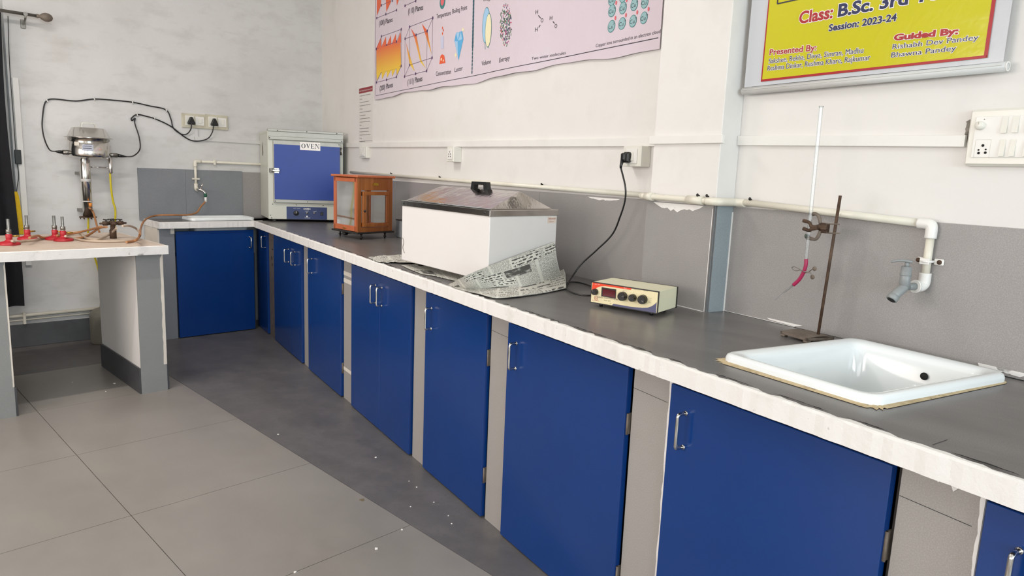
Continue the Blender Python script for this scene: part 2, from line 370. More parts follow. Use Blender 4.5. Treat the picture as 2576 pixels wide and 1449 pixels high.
# white painted caulk line along worktop and column corner
m = Mesh(); m.box(4.4135, 4.4155, -.1008, -.1, H0, HB-.01); m.box(4.425, 4.4275, -.018, -.013, H0, HB-.02)
m.box(4.43, 4.7, -.016, -.0145, H0, H0+.002); m.box(4.105, 4.41, -.1015, -.1005, H0, H0+.002)
struct(m, 'trim_9', white_chip, MR, 'thin white grout lines at the foot of the column')
m = Mesh(); m.box(4.86, 8.1, -.0185, -.0142, H0-.002, H0+.0012); m.box(4.43, 4.86, -.0175, -.016, H0-.002, H0+.0008); struct(m, 'trim_11', dark, MR, 'dark open joint between worktop and dado')

# ================================================================== COUNTER
DF, DSL, HD = .625, .683, .780            # door face, slab edge, door top
YBF = -.316                                # back run: door face
def w2b(s, d): return toB(WD*s+WN*d)       # right-wall coords -> back frame
wt = thing('worktop', 'L-shaped dark grey tiled worktop with rough white painted edge', 'worktop', MW)
zb, zt = .806, H0
SK = (4.893, 5.272, -.538, -.078)             # hole of the near sink in the wall frame (x0,x1,y0,y1)
m = Mesh()
inner = toR(hZ(647, 553, .85)); s_in = .26
m.box(s_in, SK[0], -DSL, -.012, zb, zt); m.box(SK[1], 8.2, -DSL, -.012, zb, zt); m.box(SK[0], SK[1], -DSL, SK[2], zb, zt); m.box(SK[0], SK[1], SK[3], -.012, zb, zt)
for v in m.v: v.xyz = MR @ v
# corner piece + back run (back frame), with the hole of the back sink
bx0, bx1, by0, by1 = -1.165, -.727, -.258, -.052
yb_ = -.358
m2 = Mesh(); m2.box(-1.425, bx0, yb_, -.012, zb, zt); m2.box(bx1, -.70, yb_, -.012, zb, zt); m2.box(bx0, bx1, yb_, by0, zb, zt); m2.box(bx0, bx1, by1, -.012, zb, zt)
c1 = w2b(s_in, DSL); c2 = w2b(s_in, .012)
m2.prism([(-.70, yb_), (c1.x, c1.y), (c2.x, c2.y), (-.005, -.012), (-.70, -.012)], 'z', zb, zt)
for v in m2.v: v.xyz = MB_ @ v
m.add(m2.v, m2.f); m.build('slab', counter_m, wt)
# rough painted edge: front face skin and a lip with a ragged inner line
def edge_strip(m, P0, P1, inward, n, lip=.014):
    up = Z; L = (P1-P0)
    a = []; b = []; c = []; d = []; e = []
    for i in range(n+1):
        t = i/n; P = P0+L*t; o = random.uniform(-.0012, .0012)
        c.append(P-inward*(.004+o)+up*-.044); b.append(P-inward*(.004+o)+up*(-.001+random.uniform(-.0015, .001)))
        a.append(P+inward*.002+up*.0022); e.append(P+inward*(lip*random.uniform(.35, 1.15))+up*.0016); d.append(P+inward*(lip*1.15)+up*-.002)
    m.loft([c, b, a, e, d][::-1], 0, False, (False, False), False)
m = Mesh()
fr = lambda s, d, z=zt: WD*s+WN*d+Z*z
fbk = lambda x, y, z=zt: BX*x+BN*y+Z*z
corner = hZ(647, 553, .85)
cR = toR(corner); cB = toB(corner)
edge_strip(m, fr(.29, DSL), fr(8.2, DSL), -WN, 420, .017)
edge_strip(m, fbk(-1.43, yb_), fbk(-.69, yb_), BN, 60, .008)
edge_strip(m, fbk(-1.425, -.012), fbk(-1.425, yb_), BX, 20, .008)
o = m.build('painted_edge', white_chip, wt); o['label'] = 'rough chipped white painted edge'
m = Mesh(); s = .4; rg = random.Random(2)
while s < 7.5:
    l = rg.uniform(.04, .22)
    if s > 2.6 or rg.random() < .5:
        n = max(3, int(l/.012)); a = [(s+l*i/n, -(DSL-.0205+rg.uniform(-.0015, .001))) for i in range(n+1)]; b = [(x, y+rg.uniform(.0012, .0065)*(1 if 0 < i < n else .1)) for i, (x, y) in enumerate(a)]
        m.add([(x, y, H0+.0022) for x, y in a]+[(x, y, H0+.0022) for x, y in b[::-1]], [list(range(2*n+2))])
    s += l+rg.uniform(.01, .12)
for v in m.v: v.xyz = MR @ v
o = m.build('edge_crack', dark, wt); o['kind'] = 'stuff'
m = Mesh(); a = hRz(1050, 592, .85)
# joints between worktop tiles
for (p, q) in [((735, 579), (1010, 593)), ((1700, 770), (1834, 783))]: pass
jr = Mesh()
P = hZ(600+740/4.14, 290+1283/4.14, H0); Q = hZ(1008, 598, H0); d = (Q-P).normalized(); nn = d.cross(Z)*.0015
jr.add([P-nn+Z*.0006, Q-nn+Z*.0006, Q+nn+Z*.0006, P+nn+Z*.0006], [(0, 1, 2, 3)]); jr.build('tile_joint', dark, wt); jr = Mesh()
P = hZ(1876+1240/2.64, 900+580/2.64, H0); Q = hZ(1876+1340/2.64, 900+545/2.64, H0); d = (Q-P).normalized(); nn = d.cross(Z)*.0005
jr.add([P-nn+Z*.0006, Q-nn+Z*.0006, Q+nn+Z*.0006, P+nn+Z*.0006], [(0, 1, 2, 3)])
jr.build('tile_joint', dark, wt)

# pillars between the cabinets
def ragged_strip(m, x0, x1, z0, z1, y, n=22, side=1):
    L = []; R_ = []; k = .6
    for i in range(n+1):
        z = z0+(z1-z0)*i/n; k = min(1., max(.3, k+random.uniform(-.16, .16)))
        if side > 0: L.append((x1-(x1-x0)*k, z)); R_.append((x1, z))
        else: L.append((x0, z)); R_.append((x0+(x1-x0)*k, z))
    m.prism(L+R_[::-1], 'y', y, y-.0022)
pl = [(.667, .86), (1.57, 1.70), (2.33, 2.485), (3.25, 3.385), (3.90, 4.03), (4.645, 4.79), (5.358, 5.5), (6.12, 6.27), (6.9, 7.05), (7.68, 7.83)]
names = ['narrow worn pillar nearest the inside corner, with black marks and a chipped foot', 'tiled pillar right of the far pair of cabinet doors', 'tiled pillar crossed by pale tape bands near its top and foot',
 'tiled pillar right of the twin-handled double doors under the newspaper', 'tiled pillar below the gap between newspaper and meter', 'tiled pillar with a thin horizontal joint below the left end of the near sink',
 'wide tiled pillar with flaking white paint under its top, nearest the camera', 'tiled pillar right of the nearest blue door', 'tiled pillar', 'tiled pillar']
for i, (a, b) in enumerate(pl):
    t = thing('pillar', names[i], 'pillar', MR @ T((a+b)/2, -DF+.01, 0), 'tiled pillars of the counter'); w_ = (b-a)/2
    m = Mesh(); m.box(-w_+.002, w_-.002, 0, .3, 0, zb-.001, 0, .001); m.build('tile_facing', tile_p if i else castgrey, t)
    m = Mesh(); ragged_strip(m, w_-.011, w_-.001, .02, zb-.002, -.0004, 70)
    m.box(w_-.003, w_-.0005, -.0004, .25, .0, zb-.004)
    xs_ = [(-w_+.004, zb-.001)]+[(-w_+.004+(2*w_-.02)*k/14, zb-.001-random.uniform(.004, .016)-(.03*random.random() if (i == 6 and k > 6) else 0)) for k in range(15)]+[(w_-.012, zb-.001)]
    m.prism(xs_, 'y', -.0004, -.0024)
    if i == 2:
        m.box(-w_+.003, w_-.012, -.0015, 0, .70, .722); m.box(-w_+.003, w_-.012, -.0015, 0, .66, .683); m.box(-w_+.003, w_-.012, -.0015, 0, .165, .183)
    o = m.build('paint_edge', cream if i == 2 else white_chip, t); o['label'] = 'ragged white paint along the edge'
    if i in (5, 6, 4):
        m = Mesh(); m.prism([(-w_+.004, .725), (w_-.016, .722), (w_-.016, .7212), (-w_+.004, .7242)], 'y', -.0002, -.0008); m.build('tile_joint', dark, t)
    if i == 0:
        m = Mesh(); m.box(-.01, .03, -.0015, 0, .66, .668); m.box(-.02, 0, -.0015, 0, .585, .61); m.box(-.01, .004, -.0015, 0, .54, .56); m.build('black_marks', dark, t)
a_, b_ = -1.425, -1.312
t = thing('pillar', 'smoky grey end pillar left of the deep blue back cabinet, beside the white table', 'pillar', MB_ @ T((a_+b_)/2, YBF+.01, 0), 'tiled pillars of the counter')
m = Mesh(); m.box(-.0555, .0555, 0, .29, 0, zb-.001, 0, .001); m.build('tile_facing', tile_b, t)
m = Mesh(); m.box(-.0585, -.0557, -.003, .29, .12, zb-.002); m.box(.03, .055, -.0015, 0, .765, .80); m.box(-.056, -.046, -.0015, 0, .1, zb-.01); o = m.build('paint_edge', cream, t); o['label'] = 'cream painted plaster side'

# cabinets
def handle(parent, x, z0, z1, y, r=.0047, out=.027):
    m = Mesh(); k = .006
    m.tube([(x, y, z0), (x, y-out+k, z0), (x, y-out+k*.3, z0+k*.3), (x, y-out, z0+k), (x, y-out, z1-k), (x, y-out+k*.3, z1-k*.3), (x, y-out+k, z1), (x, y, z1)], r, 10)
    m.lathe([(.0065, 0), (.0065, -.0015), (.004, -.003)], (x, y, z0), 'y', 12, 0, (True, True)); m.lathe([(.0065, 0), (.0065, -.0015), (.004, -.003)], (x, y, z1), 'y', 12, 0, (True, True))
    h = m.build('handle', steel, parent); h['label'] = 'chrome D-shaped pull'
def hinge(parent, x, z, y):
    m = Mesh(); m.box(x, x+.0035, y+.004, y+.022, z-.03, z+.03); m.cyl((x+.003, y+.006, z-.03), (x+.003, y+.006, z+.03), .003); m.build('hinge', castgrey, parent)
def door(parent, x0, x1, hx=None, hinge_x=None, zlo=.006, z0=.633, z1=.72):
    m = Mesh(); m.box(x0, x1, -.004, .016, zlo, HD, 0, .0012); d = m.build('door', door_blue, parent)
    if hx is not None: handle(d, hx, z0, z1, -.004)
    if hinge_x is not None: hinge(d, hinge_x, .62, -.002); hinge(d, hinge_x, .17, -.002)
def body(parent, x0, x1, dep):
    m = Mesh(); m.box(x0, x0+.004, .018, dep, .003, zb-.004); m.box(x1-.004, x1, .018, dep, .003, zb-.004); m.box(x0, x1, dep-.01, dep, .003, zb-.004); m.box(x0, x1, .018, dep, .001, .006); m.box(x0, x1, .018, .024, HD+.004, zb-.003)
    m.build('body', inside, parent)
bays = [(.86, 1.57, 'd', 'far blue double cabinet between the corner pillar and the balance, two touching handles'),
 (1.70, 2.33, 's', 'blue single-door cabinet just left of the pillar with the tape bands'),
 (2.485, 3.25, 'd', 'blue double-door cabinet with a visible centre seam under the white metal box'),
 (3.385, 3.9, 's', 'blue single-door cabinet below the newspaper, hinge on its right'),
 (4.03, 4.645, 's', 'blue single-door cabinet below the conductivity meter'),
 (4.79, 5.358, 's', 'large blue single-door cabinet directly below the near sink'),
 (5.5, 6.12, 's', 'blue cabinet cut off at the right edge of the photo'),
 (6.27, 6.9, 's', 'blue cabinet out of view beyond the right edge'), (7.05, 7.68, 's', 'blue cabinet out of view, second beyond the right edge')]
for a, b, k, lab in bays[:7]:
    t = thing('cabinet', lab, 'cabinet', MR @ T(a, -DF, 0), 'blue cabinets under the long worktop'); w_ = b-a
    body(t, .0015, w_-.0015, .6)
    if k == 'd':
        c = (1.32-.86) if a < 1 else 2.885-a
        door(t, .004, c-.001, c-.055 if a > 1 else c-.06); door(t, c+.001, w_-.008, c+.025 if a > 1 else c+.10)
    else: door(t, .005, w_-.009, .060 if a > 1.8 else .09, w_-.0085)
# corner cabinets
t = thing('cabinet', 'narrow blue corner cabinet door beside the worn narrow pillar', 'cabinet', MR @ T(.34, -DF, 0), 'blue cabinets under the long worktop')
door(t, .0, .322, .27, None, .006, .66, .745)
m = Mesh(); m.box(.0, .32, .02, .3, .003, zb-.004); m.build('body', inside, t)
t = thing('cabinet', 'dark blue single-door cabinet below the back sink, handle at its right end', 'cabinet', MB_ @ T(-1.312, YBF, 0), 'blue cabinets under the long worktop')
door(t, .006, .565, .535, None, .006, .645, .725)
m = Mesh(); m.box(.004, .58, .02, .25, .003, .60); m.build('body', inside, t)

# ================================================================== SINKS
def rrect(x0, x1, y0, y1, r, z, n=6):
    out = []
    for cx, cy, a0 in ((x1-r, y1-r, 0), (x0+r, y1-r, 90), (x0+r, y0+r, 180), (x1-r, y0+r, 270)):
        for k in range(n+1): a = radians(a0+90*k/n); out.append(Vector((cx+r*cos(a), cy+r*sin(a), z)))
    return out
def sink(M, w_, d_, depth, label, hole=True, rim=.034, shear=0., grouty=True):
    t = thing('sink', label, 'sink', M)
    x, y = w_/2, d_/2
    R = [(0, .035, .001), (0, .035, .012), (.003, .033, .019), (.009, .03, .0225), (.016, .028, .0225), (rim-.006, .03, .0195), (rim, .03, .015), (rim+.006, .03, .004), (rim+.012, .032, -depth*.5), (rim+.022, .04, -depth*.85), (rim+.045, .03, -depth+.004), (x-.03 if x < y else y-.03, .012, -depth)]
    rings = []
    for ins, r, z in R: rings.append(rrect(-x+ins, x-ins, -y+ins, y-ins, max(.004, min(r, x-ins-.001, y-ins-.001)), z))
    m = Mesh(shear); m.loft(rings, 0, True, (False, True))
    o2 = [(rim+.004, .03, .0), (rim+.004, .03, -.01), (rim+.018, .032, -depth*.5), (rim+.03, .04, -depth*.9), (rim+.05, .03, -depth-.008)]
    o = m.build('basin', ceramic, t, None)
    if hole:
        yb2 = y-rim-.0085
        m = Mesh(shear); m.lathe([(.0, 0), (.0095, 0), (.0095, .0015), (.0, .0015)], (.03, yb2-.0045, -.026), 'y', 20); m.build('overflow_hole', dark, t)
        m = Mesh(shear); rings = []
        for j in range(15):
            z_ = -.046-.118*j/14; q_ = min(1, j/4)**.5; yy_ = yb2+.004-.006*j/14*.6
            rings.append([Vector((.03+.038*(.55+.45*q_)*cos(pi*i/16), yy_-.017*q_*sin(pi*i/16)**.8, z_)) for i in range(17)])
        m.loft(rings, 0, True, (True, False), False); m.build('overflow_cover', ceramic, t)
        m = Mesh(shear); m.lathe([(0, .0), (.022, .0), (.026, .002), (.026, .0005)], (0, 0, -depth+.0008), 'z', 18); m.build('drain', steel, t)
    if grouty:
        m = Mesh(shear); vs = []; n = 0
        a = rrect(-x-.001, x+.001, -y-.001, y+.001, .035, .006, 14); inn = []; out = []
        for q in a:
            k = 1+random.uniform(.012, .06)*(1.6 if q.x < 0 else 1.4 if q.y < 0 else .3); inn.append(Vector((q.x*.97, q.y*.975, .006))); out.append(Vector((q.x*k, q.y*(1+(k-1)*.8), .0012)))
        m.loft([inn, out], 0, False, (False, False)); o = m.build('grout_bead', grout_y, t); o['label'] = 'ragged yellowed grout around the rim'
    return t
sink(MR @ T(5.088, -.308, H0), .388, .50, .19, 'large white ceramic sink in the near worktop under the grey tap', True, .034, .075)
sink(MB_ @ T(-.945, -.155, H0), .475, .235, .12, 'small white ceramic sink in the back worktop beside the oven', False, .025, .0, False)
m = Mesh(); a = hR(2160, 849, .014); b = hR(2505, 940, .014)

# ================================================================== PRINT HELPERS
_tc = {}
def text_geo(body, off=0., shear=0.):
    k = (body, off, shear)
    if k not in _tc:
        c = bpy.data.curves.new('t', 'FONT'); c.body = body; c.size = 1; c.offset = off; c.shear = shear; c.resolution_u = 3
        ob = bpy.data.objects.new('t', c); C.objects.link(ob); bpy.context.view_layer.update()
        me = bpy.data.meshes.new_from_object(ob.evaluated_get(bpy.context.evaluated_depsgraph_get()))
        vs = [tuple(v.co) for v in me.vertices]; fs = [list(p.vertices) for p in me.polygons]
        bpy.data.objects.remove(ob); bpy.data.meshes.remove(me); bpy.data.curves.remove(c)
        _tc[k] = (vs, fs)
    return _tc[k]
def put_text(m, body, a, b, h, y, off=0., shear=0., ref=None, mi=0, surf=None):
    """letters from baseline point a=(x,z) to b, capital height h, on the plane y (or surf(x,z))"""
    vs, fs = text_geo(body, off, shear); rv = text_geo(body, ref if ref is not None else 0., shear)[0]
    x0 = min(v[0] for v in rv); x1 = max(v[0] for v in rv); ch = .729 if True else 1
    dx, dz = b[0]-a[0], b[1]-a[1]; out = []
    for v in vs:
        t = (v[0]-x0)/(x1-x0); x = a[0]+dx*t; z = a[1]+dz*t+v[1]/ch*h
        out.append((x, (surf(x, z) if surf else 0)+y, z))
    m.add(out, fs, mi)
def ngon(m, pts, y, mi=0, surf=None): m.add([(p[0], (surf(*p) if surf else 0)+y, p[1]) for p in pts], [list(range(len(pts)))], mi)
def line(m, a, b, wd, y, mi=0, surf=None, n=1):
    dx, dz = b[0]-a[0], b[1]-a[1]; L = math.hypot(dx, dz) or 1; nx, nz = -dz/L*wd/2, dx/L*wd/2
    for i in range(n):
        p = (a[0]+dx*i/n, a[1]+dz*i/n); q = (a[0]+dx*(i+1)/n, a[1]+dz*(i+1)/n)
        ngon(m, [(p[0]-nx, p[1]-nz), (q[0]-nx, q[1]-nz), (q[0]+nx, q[1]+nz), (p[0]+nx, p[1]+nz)], y, mi, surf)
def circ(c, rx, rz=None, n=18): return [(c[0]+rx*cos(2*pi*i/n), c[1]+(rz or rx)*sin(2*pi*i/n)) for i in range(n)]
def ringline(m, c, rx, rz, wd, y, mi=0, surf=None, n=20):
    p = circ(c, rx, rz, n)
    for i in range(n): line(m, p[i], p[(i+1) % n], wd, y, mi, surf)
def XZ(x, y, d=0.): q = hR(x, y, d); return (q.x, q.z)

# ================================================================== WIDE CHEMISTRY BANNER
bx_0, bx_1 = XZ(945, 250)[0], XZ(1665, 118)[0]; bz_0, bz_1 = 1.757, 2.52
def bsurf(x, z): return -(.006+.0035*(1+sin(6.1*x+1.3)*cos(3*z))+.006*max(0, 1-(z-bz_0)/.12)*(.5+.5*sin(9*x)))
def bedge(x): return bz_0+.006*sin(4.3*x)+.004*sin(11*x+1)+.002*sin(23*x)
flex = Mat('lilac_flex_print', 'd3c6cf', .22).mottle(1.2, .4, .8, 'cfbfc7', .6).bump(3.2, .35, .02, (1, 1, .7)).bump(9, .25, .006, (1, 1, .4)); flex = flex.m
bn = thing('banner', 'wide pale lilac chemistry banner with crystal planes, balloons and molecules on the long wall', 'banner', MR @ T(0, 0, 0))
m = Mesh(); NX, NZ = 120, 24; rows = []
for j in range(NZ+1):
    r = []
    for i in range(NX+1):
        x = bx_0+(bx_1-bx_0)*i/NX; zb_ = bedge(x); z = zb_+(bz_1-zb_)*(j/NZ)**1.3; r.append((x, bsurf(x, z), z))
    rows.append(r)
m.loft(rows, 0, True, (False, False), False); m.loft([[(p[0], p[1]+.0008, p[2]) for p in r] for r in rows][::-1], 0, True, (False, False), False)
m.build('flex_sheet', flex, bn, MR, 0, False)
_bs = lambda x, z: bsurf(x, z)
m = Mesh()
ZB = XZ(950, 241)[1]
line(m, (XZ(949, 241)[0], ZB), (bx_1-.01, ZB+.012), .003, -.0008, 0, _bs, 60); line(m, XZ(949, 241), (XZ(948, 0)[0], 2.45), .003, -.0008, 0, _bs, 8)
YS = -.0010
def tx(body, p, q, hpx, off=.0, m_=None, mi=0, shear=0.):
    a = XZ(*p); b = XZ(*q); c = XZ(p[0], p[1]-hpx); put_text(m_ if m_ else m, body, a, b, c[1]-a[1], YS, off, shear, None, mi, _bs)
tx('(100) Planes', (957, 66), (990, 55), 13, .01); tx('(110) Planes', (1030, 36), (1069, 25), 14, .01)
tx('(200) Planes', (959, 229), (992, 219), 13, .01); tx('(111) Planes', (1029, 214), (1067, 204), 14, .01)
tx('Temperature', (1103, 48), (1138, 38), 12, .0); tx('Boiling Point', (1142, 35), (1178, 24), 12, .0)
tx('Concentration', (1102, 192), (1139, 186), 12, .0); tx('Luster', (1148, 182), (1167, 177), 12, .0)
tx('Volume', (1215, 166), (1239, 160), 12, .0); tx('Entropy', (1261, 158), (1288, 151), 12, .0); tx('Weight', (1218, 5), (1243, -2), 11, .0)
tx('Two water molecules', (1343, 152), (1428, 137), 8, -.005); tx('Copper ions surrounded in an electron cloud', (1504, 120), (1667, 84), 9, -.005)
for s_, p in (('H', (1353, 37)), ('O', (1366, 58)), ('H', (1352, 81)), ('H', (1388, 52)), ('O', (1400, 72))): tx(s_, p, (p[0]+6, p[1]-1), 11, 0.)
for p, q in (((1360, 40), (1366, 47)), ((1361, 70), (1365, 64)), ((1396, 55), (1400, 60))): line(m, XZ(*p), XZ(*q), .004, YS, 0, _bs)
m.build('lettering', ink_k, bn, MR, 0, False)
# crystal drawings: gradient of the print by height
def grad(name, lo, hi, z0, z1):
    M_ = Mat(name, lo, .35); f = M_.ramp(M_.xyz()[2], z0, z1); M_.mix(f, hi); return M_.m
g1 = grad('yellow_to_orange_print', 'e8c02c', 'dd5b2a', XZ(985, 180)[1], XZ(985, 110)[1])
m = Mesh()
P = lambda *q: [XZ(*p) for p in q]
ngon(m, P((951, 121), (1010, 108), (1012, 170), (951, 186)), YS, 0, _bs)
for k in range(5):
    x = 951+k*12.2; y0 = 121-k*2.9; ngon(m, P((x, y0), (x+10.5, y0-25-k*.7), (x+11.7, y0-2)), YS, 0, _bs); yb_2 = 186-k*3.4; ngon(m, P((x, yb_2), (x+11, yb_2-3), (x+1.2, yb_2+17)), YS, 0, _bs)
for q in (((1024, 108), (1034, 162), (1047, 180)), ((1037, 72), (1052, 92), (1064, 150), (1076, 173), (1062, 156), (1048, 100)), ((1066, 60), (1080, 78), (1091, 138)), ((952, 0), (962, 0), (962, 14), (952, 40)), ((974, -4), (986, -4), (986, 6), (975, 30)), ((1000, -6), (1008, -6), (1001, 15))): ngon(m, P(*q), YS, 0, _bs)
m.build('orange_planes', g1, bn, MR, 0, False)
m = Mesh()
def cube(fr_, bk, dots=True):
    for a, b in ((0, 1), (1, 2), (2, 3), (3, 0)): line(m, XZ(*fr_[a]), XZ(*fr_[b]), .0022, YS-.0004, 0, _bs, 3); line(m, XZ(*bk[a]), XZ(*bk[b]), .0022, YS-.0004, 0, _bs, 3)
    for a in range(4): line(m, XZ(*fr_[a]), XZ(*bk[a]), .0022, YS-.0004, 0, _bs)
    for q in fr_+bk+[((fr_[0][0]+fr_[1][0])/2, (fr_[0][1]+fr_[1][1])/2), ((fr_[2][0]+fr_[3][0])/2, (fr_[2][1]+fr_[3][1])/2)]: ngon(m, circ(XZ(*q), .0085, .009, 10), YS-.0006, 0, _bs)
cube([(951, 124), (1000, 105), (1000, 194), (951, 208)], [(963, 92), (1012, 74), (1012, 166), (963, 181)])
cube([(1022, 98), (1080, 79), (1078, 179), (1021, 193)], [(1034, 68), (1094, 46), (1092, 146), (1034, 164)])
for p, q in (((952, 46), (1000, 26)), ((963, 14), (990, 2)), ((1022, 15), (1050, 3))): line(m, XZ(*p), XZ(*q), .0022, YS-.0004, 0, _bs); [ngon(m, circ(XZ(*w_), .0085, .009, 10), YS-.0006, 0, _bs) for w_ in (p, q)]
ngon(m, circ(XZ(974, 36), .0085, .009, 10), YS-.0006, 0, _bs)
m.build('crystal_lattice', plain('purple_ink', '4b2a5a'), bn, MR, 0, False)
inks = {k: plain('print_'+k, c, .35) for k, c in dict(sky='56a8d8', paleblue='9cc4e2', cream='e9e0b8', teal='2c7a78', orange='e0562a', green='4f7a4a', pink='c0508f', plum='4d2e5e', aqua='8fb3b6', coral='d8636a', grey='c3c4da', darkteal='1c4e5a').items()}
icon = {k: Mesh() for k in inks}
ngon(icon['teal'], circ(XZ(1118, 5), .034, .04), YS, 0, _bs); ngon(icon['coral'], circ(XZ(1118, 3), .022, .026), YS-.0004, 0, _bs)
ngon(icon['orange'], P((1110, 162), (1113, 141), (1117, 137), (1122, 140), (1125, 159)), YS, 0, _bs); ngon(icon['cream'], circ(XZ(1115, 150), .008), YS-.0004, 0, _bs); ngon(icon['cream'], circ(XZ(1120, 153), .006), YS-.0004, 0, _bs)
ngon(icon['grey'], P((1114, 94), (1121, 92), (1121, 122), (1114, 124)), YS, 0, _bs)
for p in ((1118, 71), (1120, 77), (1118, 85)): ngon(icon['orange'], circ(XZ(*p), .006, .008, 8), YS, 0, _bs)
ngon(icon['sky'], P((1147, 103), (1151, 83), (1166, 79), (1169, 98), (1157, 152)), YS, 0, _bs)
ngon(icon['paleblue'], P((1151, 84), (1156, 103), (1160, 81)), YS-.0004, 0, _bs); ngon(icon['paleblue'], P((1163, 80), (1166, 99), (1157, 103)), YS-.0004, 0, _bs); ngon(icon['paleblue'], P((1148, 105), (1155, 104), (1156, 145)), YS-.0004, 0, _bs)
for p in ((1168, 75), (1150, 139)): ngon(icon['cream'], P((p[0]-3, p[1]), (p[0], p[1]-6), (p[0]+3, p[1]), (p[0], p[1]+6)), YS, 0, _bs)
for i in range(24): 
    yy = -6+i*9.4
    if yy < 190: ngon(icon['darkteal'], circ(XZ(1194.5-i*.2, yy), .008*(1.1 if i < 14 else .7), .013*(1.1 if i < 14 else .75), 8), YS, 0, _bs)
for c_, rx, rz, k in (((1226, 64), .036, .085, 'paleblue'), ((1232, 77), .030, .08, 'cream')):
    ngon(icon['teal'], circ(XZ(*c_), rx+.0035, rz+.0035, 24), YS-(.0003 if k == 'cream' else 0), 0, _bs); ngon(icon[k], circ(XZ(*c_), rx, rz, 24), YS-.0002-(.0003 if k == 'cream' else 0), 0, _bs)
for p, q in (((1223, 98), (1224, 125)), ((1231, 105), (1232, 122))): line(icon['teal'], XZ(*p), XZ(*q), .003, YS, 0, _bs)
rng = random.Random(3)
for i in range(230):
    u = rng.random()*2*pi; r = math.sqrt(rng.random()); c_ = XZ(1277+15.5*r*cos(u), 63+53*r*sin(u)); k = rng.choice(['green', 'pink', 'plum', 'green', 'coral', 'teal', 'plum', 'green']); a = rng.random()*pi
    l = rng.uniform(.003, .007); line(icon[k], (c_[0]-l*cos(a)*.7, c_[1]-l*sin(a)), (c_[0]+l*cos(a)*.7, c_[1]+l*sin(a)), .0045, YS, 0, _bs)
cl = Mesh()
for c_ in ((1543, 0), (1571, -8), (1599, -14), (1627, -20), (1543, 28), (1571, 21), (1600, 13), (1627, 7), (1542, 67), (1569, 60), (1597, 54), (1625, 46)):
    q = XZ(*c_); e1_ = XZ(c_[0]+9.5, c_[1]-1); e2_ = XZ(c_[0], c_[1]-15.5); rx_ = e1_[0]-q[0]; rz_ = e2_[1]-q[1]; ngon(icon['teal'], circ(q, rx_, rz_, 20), YS, 0, _bs); ngon(icon['aqua'], circ(q, rx_*.88, rz_*.9, 20), YS-.0003, 0, _bs)
    put_text(cl, 'Cu', (q[0]-.017, q[1]-.009), (q[0]+.010, q[1]-.009), .016, YS-.0006, 0, 0, None, 0, _bs); put_text(cl, '2+', (q[0]+.011, q[1]+.004), (q[0]+.022, q[1]+.004), .009, YS-.0006, 0, 0, None, 0, _bs)
for p in ((1554, 8), (1581, 1), (1552, 46), (1579, 39), (1608, 32), (1637, 24)): ngon(icon['coral'], circ(XZ(*p), .005, .008, 10), YS-.0004, 0, _bs)
for k, v in icon.items():
    if v.v: o = v.build('printed_icon', inks[k], bn, MR, 0, False); o['label'] = 'printed icons in '+k
cl.build('copper_symbols', ink_k, bn, MR, 0, False)

# ================================================================== PRINTED NOTICE
nx0, nx1, nz0, nz1 = .89, 1.165, 1.467, 1.858
t = thing('notice', 'narrow white printed notice with a dark red heading strip left of the lilac banner', 'notice', MR @ T((nx0+nx1)/2, 0, nz0))
m = Mesh(); w_, h_ = (nx1-nx0)/2, nz1-nz0; m.box(-w_, w_, -.0025, -.0005, 0, h_); m.build('sheet', plain('paper_white', 'd8d4cf', .6), t)
m = Mesh(); m.box(-w_+.002, w_-.004, -.0032, -.0026, h_-.038, h_-.002); m.build('heading_strip', plain('maroon_ink', '8c1f2b', .5), t)
m = Mesh(); put_text(m, 'Standard Operating Procedure: Laboratory Oven', (-w_+.008, h_-.025), (w_-.012, h_-.025), .009, -.0035); m.build('heading_text', white_i, t)
m = Mesh(); rows_ = [.95, .2, .8, .95, .25, 1, .5, .9, .93, .15, .8, .8, .95, .2, .5]
for i, l in enumerate(rows_): z = h_-.058-i*.0235; put_text(m, ('the sample is dried at set heat and kept as noted' if l > .4 else 'Step')[:max(4, int(46*l))], (-w_+.02, z), (-w_+.02+(2*w_-.05)*l, z), .006, -.0031, .01)
m.box(-w_+.006, w_-.004, -.0031, -.0026, .008, .0095); m.build('text_lines', ink_k, t)

# ================================================================== YELLOW BANNER
YD = .03
yf = lambda *q: (hR(q[0], q[1], YD).x, hR(q[0], q[1], YD).z)
ya, yb2 = yf(1914.7, 206.5), yf(2482.5, 144)
yx0, yx1, yz0 = ya[0], yb2[0], (ya[1]+yb2[1])/2; yz1 = yz0+.62
def ysurf(x, z): return -YD-.002*sin(5*x+2*z)
yellow = Mat('yellow_flex_print', 'c4bd1e', .2).mottle(2, .4, .8, 'bdb31c', .5).bump(3, .3, .015).bump(8, .2, .005); 
t = thing('banner', 'glossy yellow class banner with red border in a slim grey frame right of the column', 'banner', MR)
ybn = t
m = Mesh(); bxl, bxr = 4.437, 5.172
rows = [[(bxl+(bxr-bxl)*i/40, ysurf(bxl+(bxr-bxl)*i/40, yz0-.012+(yz1+.02-yz0)*j/16)+.0015, yz0-.012+(yz1+.02-yz0)*j/16) for i in range(41)] for j in range(17)]
m.loft(rows, 0, True, (False, False), False)
grey_flex = Mat('pale_grey_flex', 'c3c5c9', .25).mottle(3, .4, .8, 'b9bcc2', .5).bump(4, .3, .01)
m.build('backing_sheet', grey_flex.m, t, MR, 0, False)
m = Mesh(); rows = [[(yx0+(yx1-yx0)*i/40, ysurf(yx0+(yx1-yx0)*i/40, yz0+(yz1-yz0)*j/16)-.0003, yz0+(yz1-yz0)*j/16) for i in range(41)] for j in range(17)]
m.loft(rows, 0, True, (False, False), False); m.build('yellow_field', yellow.m, t, MR, 0, False)
m = Mesh(); 
